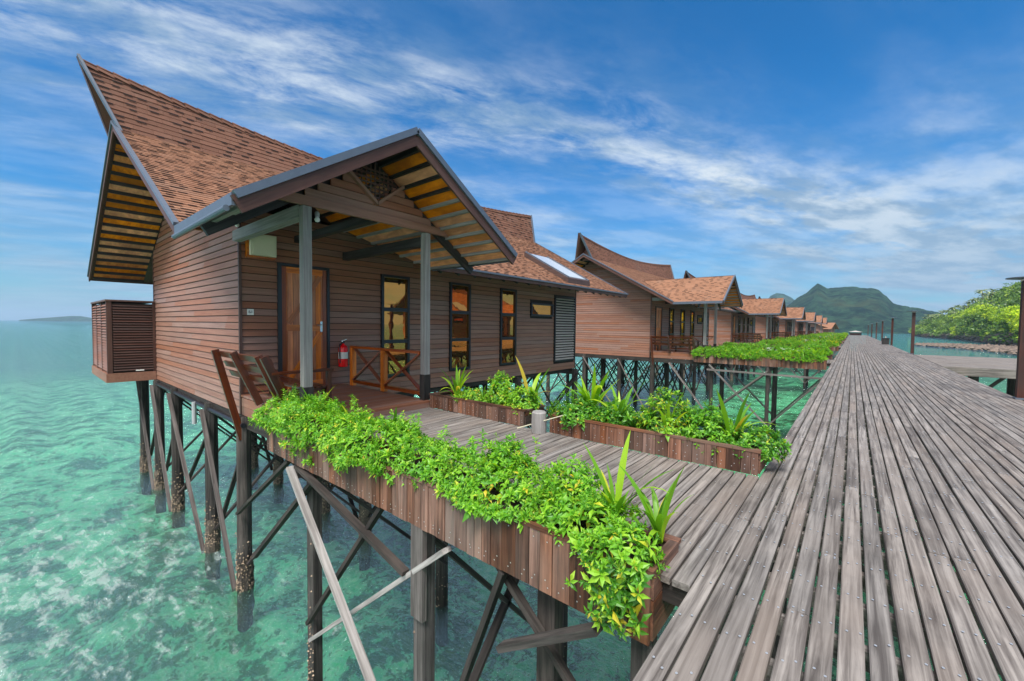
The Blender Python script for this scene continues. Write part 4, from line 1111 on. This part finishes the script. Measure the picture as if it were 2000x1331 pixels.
MB().lathe((-9.52, 2.86, 3.50), [(.0, 0), (.03, .01), (.04, .04), (.03, .07)], 12).build('dome', 'white', t, smooth=True)
MB().tube((-9.59, 2.9, 3.55), (-9.52, 2.86, 3.57), .012).build('bracket', 'white', t)

# louvred enclosure on the far corner of the near house
t = thing('louvred_enclosure', 'brown louvred equipment enclosure hung on the left end of the near house', 'enclosure', (-19.4, 2.3, -.3))
ex0, ex1, ey0, ey1, ez0, ez1 = -21.2, -17.48, 1.76, 2.9, -.02, 2.2
MB().box(ex0+.06, ex1-.06, ey0+.06, ey1, ez0+.02, ez1-.05).build('inner_box', 'dark', t)
def louvres(ax, c, a0, a1, n, sgn):
    st = (ez1-.08-ez0-.05)/n
    for k in range(n):
        z = ez0+.06+(k+.5)*st; pr = [(c-.03*sgn, z+st*.3), (c+.02*sgn, z-st*.3), (c+.02*sgn, z-st*.42), (c-.03*sgn, z+st*.1)]
        if ax == 'x': MB().prism([Vector((p, a0, zz)) for p, zz in pr], (0, a1-a0, 0)).build('louvre', 'brown_y', t)
        else: MB().prism([Vector((a0, p, zz)) for p, zz in pr], (a1-a0, 0, 0)).build('louvre', 'siding_x', t)
louvres('x', ex1-.02, ey0+.14, ey1-.05, 26, 1)
for k in range(3):
    w = (ex1-.08-ex0-.06)/3; louvres('y', ey0+.02, ex0+.06+k*w+.05, ex0+.06+(k+1)*w-.05, 24, -1)
for x in (ex0, ex1-.08): MB().box(x, x+.08, ey0, ey0+.12, ez0, ez1).build('corner_post', 'brown_z', t)
MB().box(ex1-.08, ex1, ey1-.06, ey1, ez0, ez1).build('corner_post', 'brown_z', t)
for k in (1, 2):
    x = ex0+.06+k*w; MB().box(x-.04, x+.04, ey0, ey0+.03, ez0, ez1-.05).build('mullion', 'brown_z', t)
MB().box(ex0-.02, ex1+.02, ey0-.02, ey1, ez1, ez1+.05).build('lid', 'brown_x', t)
MB().box(ex0-.03, ex1+.03, ey0-.03, ey1, -.30, ez0-.002).build('base_board', 'siding_x', t)
MB().box(ex1+.031, ex1+.036, ey1-.5, ey1-.3, .02, .06).build('maker_plate', 'white', t)

# ------------------------------------------------------------------ lamp posts, bin, far things
def lamp_post(y, i):
    t = thing('lamp_post', '', 'lamp post', (3.1, y, 0), 'lamp posts along the right edge of the boardwalk')
    MB().box(3.02, 3.18, y-.08, y+.08, -.6, 2.78).build('post', 'rust', t)
    MB().lathe((3.1, y, 2.80), [(.0, 0), (.12, .005), (.34, .035), (.34, .055), (.0, .08)], 20).build('lamp_shade', 'flash', t)
    MB().lathe((3.1, y, 2.775), [(.0, 0), (.1, .0), (.12, .028)], 12).build('diffuser', 'white', t)
    MB().box(2.99, 3.21, y-.11, y+.11, .002, .04).build('base_plate', 'flash', t)
    return t
LL = ['rust-red lamp post at the right edge of the picture, nearest the camera', 'second lamp post, standing where the side jetty meets the boardwalk', 'third lamp post, just behind the square bin',
      'fourth lamp post along the boardwalk edge, left of the bin', 'fifth lamp post along the boardwalk edge', 'sixth lamp post along the boardwalk edge', 'farthest lamp post at the end of the boardwalk']
p0 = lamp_post(15.05, 0); p0['label'] = LL[0]
for i, y in enumerate((38.1, 57.0, 75.0, 93.0, 115.0, 142.0)):
    c = copy_tree(p0, (0, y-15.05, 0)); c['label'] = LL[i+1]
t = thing('waste_bin', 'dark square waste bin on the boardwalk edge beside a lamp post', 'bin', (2.8, 60.6, 0))
MB().box(2.5, 3.1, 60.3, 60.9, .02, .62).build('body', 'black_z', t); MB().box(2.46, 3.14, 60.26, 60.94, .62, .70).build('lid', 'frame', t)
MB().tube((2.8, 60.6, .7), (2.8, 60.6, .86), .06).build('handle', 'slatlight', t)
def gable_house(name, label, cx, cy, w, L, h, rh, rot):
    t = thing(name, label, 'house', (cx, cy, WATER))
    def q(mb, nm, mt_): o = mb.build(nm, mt_, t); o.location = (0, 0, -WATER); return o
    t.rotation_euler = (0, 0, rot)
    q(MB().prism([Vector(p) for p in ((-w/2, 0, -.3), (w/2, 0, -.3), (w/2, 0, h), (0, 0, h+rh), (-w/2, 0, h))], (0, L, 0)), 'wall', 'siding_x')
    for s in (-1, 1):
        q(MB().prism([Vector((0, -1, h+rh+.12)), Vector((s*(w/2+1), -1, h-.45)), Vector((s*(w/2+1), L+1, h-.45)), Vector((0, L+1, h+rh+.12))], (0, 0, .15)), 'roof', 'shingle')
        q(BEAM((0, -1.02, h+rh+.1), (s*(w/2+1), -1.02, h-.45), .1, .35), 'barge_board', 'brown_x')
    for x in (-w/4, w/4): q(MB().box(x-.5, x+.5, -.06, -.01, .6, 2.2), 'window', 'frame')
    for x in (-w/2+.3, 0, w/2-.3):
        for y in (.3, L-.3): q(MB().tube((x, y, -.3), (x, y, -5.6), .18), 'pile', 'pile_z')
    return t
gable_house('lodge', 'low red-brown gabled lodge just beyond the row of stilt houses', -12.5, 160, 11, 9, 2.4, 1.9, R(10))
gable_house('lodge', 'second red-brown lodge behind, right of the first lodge', -5.5, 176, 8, 12, 2.0, 1.5, R(80))
t = thing('canopy', 'small pale canopy shelter at the far end of the boardwalk', 'shelter', (.6, 146, 0))
for x in (-.6, 1.8):
    for y in (145, 147): MB().box(x-.06, x+.06, y-.06, y+.06, 0, .9).build('post', 'black_z', t)
MB().add([(-.9, 144.6, .9), (2.1, 144.6, .9), (2.1, 147.4, .9), (-.9, 147.4, .9), (.6, 146, 1.25)], [(0, 1, 4), (1, 2, 4), (2, 3, 4), (3, 0, 4), (3, 2, 1, 0)]).build('canopy_roof', 'slatlight', t)
MB().box(-.5, 1.7, 145.2, 146.8, .02, .6).build('counter', 'red_x', t)

# ------------------------------------------------------------------ mountains and islands
mt, N, b, out = new_mat('forested_mountain')
g = N.n('ShaderNodeNewGeometry'); P_ = g.outputs['Position']
a1 = N.noise(P_, .045, 10, .78, .3); a2 = N.noise(P_, .012, 4, .6)
c = N.mix(N.maprange(a1, .4, .62), (.004, .024, .022), (.045, .115, .065)); c = N.mix(N.maprange(a2, .5, .75, 0, .5), c, (.10, .12, .05))
N.l(c, b.inputs['Base Color']); b.inputs['Roughness'].default_value = .95; b.inputs['Specular IOR Level'].default_value = .1
bp = N.n('ShaderNodeBump', i={'Strength': 1, 'Distance': 22}); N.l(a1, bp.inputs['Height']); N.l(bp.outputs[0], b.inputs['Normal']); M['mountain'] = mt
def polar_hill(name, az, elv, r0, r1, mat, label, amp, fr, nr=26, seed=0, back=.5):
    """terrain whose crest, seen from the boardwalk's start, follows the measured skyline"""
    A = np.linspace(az[0], az[-1], 420 if nr > 10 else 80); E = np.interp(A, az, elv)
    T = np.concatenate([np.linspace(0, 1, nr), [1.12, 1.3, 1.6]]); AA, TT = np.meshgrid(np.radians(A), T)
    rr0 = np.interp(A, *r0) if isinstance(r0, tuple) else np.full(len(A), r0); rr1 = np.interp(A, *r1) if isinstance(r1, tuple) else np.full(len(A), r1)
    RR = rr0[None]+(rr1-rr0)[None]*TT; Hc = 1.6-WATER+rr1*np.tan(np.radians(E)); Hc = Hc[None]
    prof = np.where(TT <= 1, np.sin(np.clip(TT, 0, 1)*math.pi/2)**.85, 1-(TT-1)*1.5)
    X = RR*np.sin(AA); Y = RR*np.cos(AA)
    nz = (fbm(X*fr, Y*fr, 5, seed)-.5)*amp*np.clip(prof*3, 0, 1)*np.clip(Hc/30, .1, 1)
    Z = WATER-1+prof*(Hc+1)+nz*(1-.55*(TT > .9))
    v = np.stack([X.ravel(), Y.ravel(), Z.ravel()], 1); ny, nx = X.shape; i = np.arange(nx*ny).reshape(ny, nx)
    f = np.stack([i[:-1, :-1].ravel(), i[:-1, 1:].ravel(), i[1:, 1:].ravel(), i[1:, :-1].ravel()], 1)
    o = np_build(name, v, f, np.full(len(f), .5), mat, None, 'structure', label, True); return X, Y, Z
polar_hill('mountain', [-9.5, -7.5, -6.2, -5.0, -4.2, -3.6, -3.17, -2.8, -2.3, -1.9, -1.0, 0, 1.3, 2.0, 2.6, 3.12, 3.8, 5.2, 6.2, 7.5, 9], [.1, 1.0, 2.2, 3.4, 3.95, 4.55, 4.95, 4.7, 4.35, 4.30, 4.38, 4.3, 4.15, 3.9, 3.3, 2.6, 2.35, 1.95, 1.6, 1.0, .3], 850, 1250, 'mountain', 'forested mountain with a small peak beyond the boardwalk', 14, .03, 60, 4)
polar_hill('hill', [-9.5, -8.4, -7.6, -7.0, -6.3, -5.6, -4.5], [.6, 2.6, 3.75, 4.1, 4.0, 3.6, 2.5], 1900, 2300, 'mountain', 'bluish rounded hill behind the left shoulder of the mountain', 30, .01, 30, 9)
polar_hill('headland', [-89.8, -89.0, -87.6, -86.6, -86.0, -85.2, -83], [-.02, .10, .28, .42, .42, .25, .05], 3300, 3500, 'mountain', 'low dark island on the horizon left of the near house', 3, .01, 8, 2)
# wooded hillside on the right
shore = ([4.7, 5.0, 5.6, 7.5, 9.0, 10.2, 11.0, 12.5, 16, 24], [640, 560, 470, 400, 330, 270, 235, 205, 170, 150])
crest = ([4.7, 5.6, 7.5, 9.0, 11.0, 16, 24], [680, 620, 560, 480, 400, 330, 300])
X, Y, Z = polar_hill('hillside', [4.7, 5.2, 6.0, 6.91, 8.0, 8.6, 9.5, 10.2, 11.44, 14, 18, 24], [-.4, -.05, .35, .75, 1.15, 1.45, 2.1, 2.5, 3.15, 4.0, 4.2, 4], shore, crest, 'mountain', 'wooded hillside coming down to the rocky shore on the right', 5, .05, 24, 6)
HX, HY, HZ = X, Y, Z
def hill_z(az, t):
    i = int(np.clip((az-4.7)/(24-4.7)*(HX.shape[1]-1), 0, HX.shape[1]-1)); j = int(np.clip(t*23, 0, 23)); return Vector((HX[j, i], HY[j, i], HZ[j, i]))
# forest carpet
n = 26000; az = rng.uniform(4.75, 13.5, n); tt = rng.uniform(0.02, 1.04, n)
ii = np.clip(((az-4.7)/(24-4.7)*(HX.shape[1]-1)), 0, HX.shape[1]-1).astype(int); jj = np.clip((tt*23), 0, 24).astype(int)
base = np.stack([HX[jj, ii], HY[jj, ii], HZ[jj, ii]], 1)+rng.normal(0, 2, (n, 3))*np.array([1, 1, .0])
hgt_ = 3.0+3.5*vnoise(base[:, 0]*.16, base[:, 1]*.16, 3)+rng.uniform(-1.5, .8, n); base[:, 2] += hgt_
v, f, t_ = rosettes(base, np.tile([0, -.5, 1.], (n, 1))+rng.normal(0, .5, (n, 3)), 4, 1.5, .7, 2)
o = np_build('forest_canopy', v, f, t_, 'treeleaf', None, 'stuff', 'dense green forest canopy covering the right hillside'); o['category'] = 'forest'
def crown(n, lobes, L, rad, hh):
    parts = []
    for _ in range(lobes):
        a = random.uniform(0, 6.28); r = random.uniform(0, rad*.65); z = hh*random.uniform(.5, .95); s = random.uniform(.35, .6)*rad
        d = rng.normal(size=(n//lobes, 3)); d /= np.linalg.norm(d, axis=1, keepdims=True); q = rng.uniform(.5, 1, len(d))[:, None]
        p = np.array([math.cos(a)*r, math.sin(a)*r, z])+d*q*np.array([s, s, s*.6])
        parts.append(rosettes(p, d+np.array([0, 0, .6]), 4, L, .7, 2))
    return joinm(parts)
def tree_proto(mat, rad, hh):
    t = thing('broadleaf_tree', '', 'tree', (0, 0, 0), 'trees along the right shore')
    v, f, q = crown(420, 9, .9, rad, hh); np_build('crown', v, f, q, mat, t)
    mb = MB().tube((0, 0, -1), (.3, 0, hh*.55), .35, .2, 7)
    for k in range(4): a = k*1.6; mb.tube((.2, 0, hh*.35), (math.cos(a)*rad*.5, math.sin(a)*rad*.5, hh*.75), .15, .06, 5)
    mb.build('trunk', 'bark', t); return t
def palm_proto(hh):
    t = thing('palm_tree', '', 'palm', (0, 0, 0), 'coconut palms above the shore')
    mb = MB(); mb.tube((0, 0, -1), (.3, 0, hh*.5), .2, .16, 7); mb.tube((.3, 0, hh*.5), (.9, 0, hh), .16, .12, 7); mb.build('trunk', 'bark', t)
    lm = MB()
    for k in range(16):
        a = k*2.4; el = random.uniform(-.3, .95); L = random.uniform(2.6, 3.4); p = Vector((.9, 0, hh)); d = Vector((math.cos(a)*math.cos(el), math.sin(a)*math.cos(el), math.sin(el))); s_ = Vector((-math.sin(a), math.cos(a), 0))
        prev = None
        for i in range(6):
            w = .42*math.sin(math.pi*min(.95, (i+.6)/6)); q = [p-s_*w-Vector((0, 0, w*.5)), p, p+s_*w-Vector((0, 0, w*.5))]
            if prev: lm.add(prev+q, [(0, 1, 4, 3), (1, 2, 5, 4)], random.random())
            prev = q; p = p+d*L/5; d = (d+Vector((0, 0, -.26))).normalized()
    lm.build('fronds', 'palmleaf', t); return t
tp = [tree_proto('treebright', 7, 10), tree_proto('treebright', 6, 9), tree_proto('treeleaf', 7, 11), tree_proto('treeleaf', 6, 9)]
pp = [palm_proto(11), palm_proto(9)]
used = set()
def place(pr, pos, s, rz, label):
    if id(pr) not in used: used.add(id(pr)); o = pr
    else: o = copy_tree(pr)
    o.location = pos; o.scale = (s, s, s); o.rotation_euler = (0, 0, rz); o['label'] = label; return o
random.seed(12)
brights = []
for i in range(60):
    a = 7.8+((i*0.618) % 1)*5.2; t = .02+((i*.381) % 1)*.42
    brights.append((a, t))
brights.sort(key=lambda q: q[0])
for i, (a, t) in enumerate(brights):
    place(tp[i % 2], hill_z(a, t)-Vector((0, 0, 1)), random.uniform(.8, 1.2), random.uniform(0, 6), 'one of the bright lime-green spreading trees on the lower right slope')
for i in range(40):
    a = 4.9+((i*0.618) % 1)*4.2; t = .0+((i*.281) % 1)*.6; place(tp[2+i % 2], hill_z(a, t)-Vector((0, 0, 1)), random.uniform(.7, 1.15), random.uniform(0, 6), 'one of the dark green trees along the left shore of the hillside')
for i in range(26):
    a = 5.4+((i*0.618) % 1)*4.6; t = .75+((i*.45) % 1)*.27 if i % 2 else .2+((i*.29) % 1)*.5
    place(pp[i % 2], hill_z(a, t)+Vector((0, 0, -.5)), random.uniform(1.0, 1.35), random.uniform(0, 6), 'one of the coconut palms rising from the hillside forest')
# rocks along the shore and the spit
def rocks(name, pts, label, smin, smax):
    mb = MB()
    for (x, y, z) in pts:
        s = random.uniform(smin, smax); c0 = Vector((x, y, z)); vs = []
        for d in ((1, 0, 0), (.3, .9, 0), (-.8, .6, 0), (-.8, -.6, 0), (.3, -.9, 0), (.1, .1, .7), (0, 0, -.5)):
            vs.append(c0+Vector(d)*s*random.uniform(.6, 1.3))
        mb.add(vs, [(0, 1, 5), (1, 2, 5), (2, 3, 5), (3, 4, 5), (4, 0, 5), (1, 0, 6), (2, 1, 6), (3, 2, 6), (4, 3, 6), (0, 4, 6)])
    o = mb.build(name, 'rock', None, 'stuff', label); o['category'] = 'rocks'
pts = []
for _ in range(4500):
    q = random.random(); az_ = 4.9+q*8.5; rc = np.interp(az_, [4.9, 8, 11, 13.4], [212, 205, 180, 150]); wd = 4+q*26
    r = rc+random.gauss(0, wd*.5); a = math.radians(az_); pts.append((r*math.sin(a), r*math.cos(a), WATER+.1+random.uniform(-.3, .5)*(.4+q)))
rocks('rock_spit', pts, 'low spit of brown rocks lying in the water before the hillside', .3, .9)
pts = []
for _ in range(2600):
    az_ = random.uniform(5, 13.5); r = np.interp(az_, *shore)-random.uniform(-6, 5); a = math.radians(az_); pts.append((r*math.sin(a), r*math.cos(a), WATER+random.uniform(-.2, 2.6+max(0, az_-9)*.9)))
rocks('shore_rocks', pts, 'brown boulders along the foot of the wooded hillside', .8, 2.4)

# ------------------------------------------------------------------ air
if True:
    mt = bpy.data.materials.new('haze'); mt.use_nodes = True; t = mt.node_tree; t.nodes.clear()
    oo = t.nodes.new('ShaderNodeOutputMaterial'); pv = t.nodes.new('ShaderNodeVolumePrincipled'); pv.inputs['Color'].default_value = (.55, .78, 1, 1); pv.inputs['Density'].default_value = .00016; pv.inputs['Anisotropy'].default_value = .2
    t.links.new(pv.outputs[0], oo.inputs['Volume']); M['haze'] = mt
    MB().box(-14500, 14500, -14500, 14500, -12, 190).build('haze', 'haze', None, 'stuff', 'thin bluish sea air')
for nm in ('broadleaf_tree', 'palm_tree'): pass
sc.cycles.max_bounces = 6; sc.cycles.transparent_max_bounces = 12; sc.cycles.volume_bounces = 0
sc.cycles.use_denoising = True
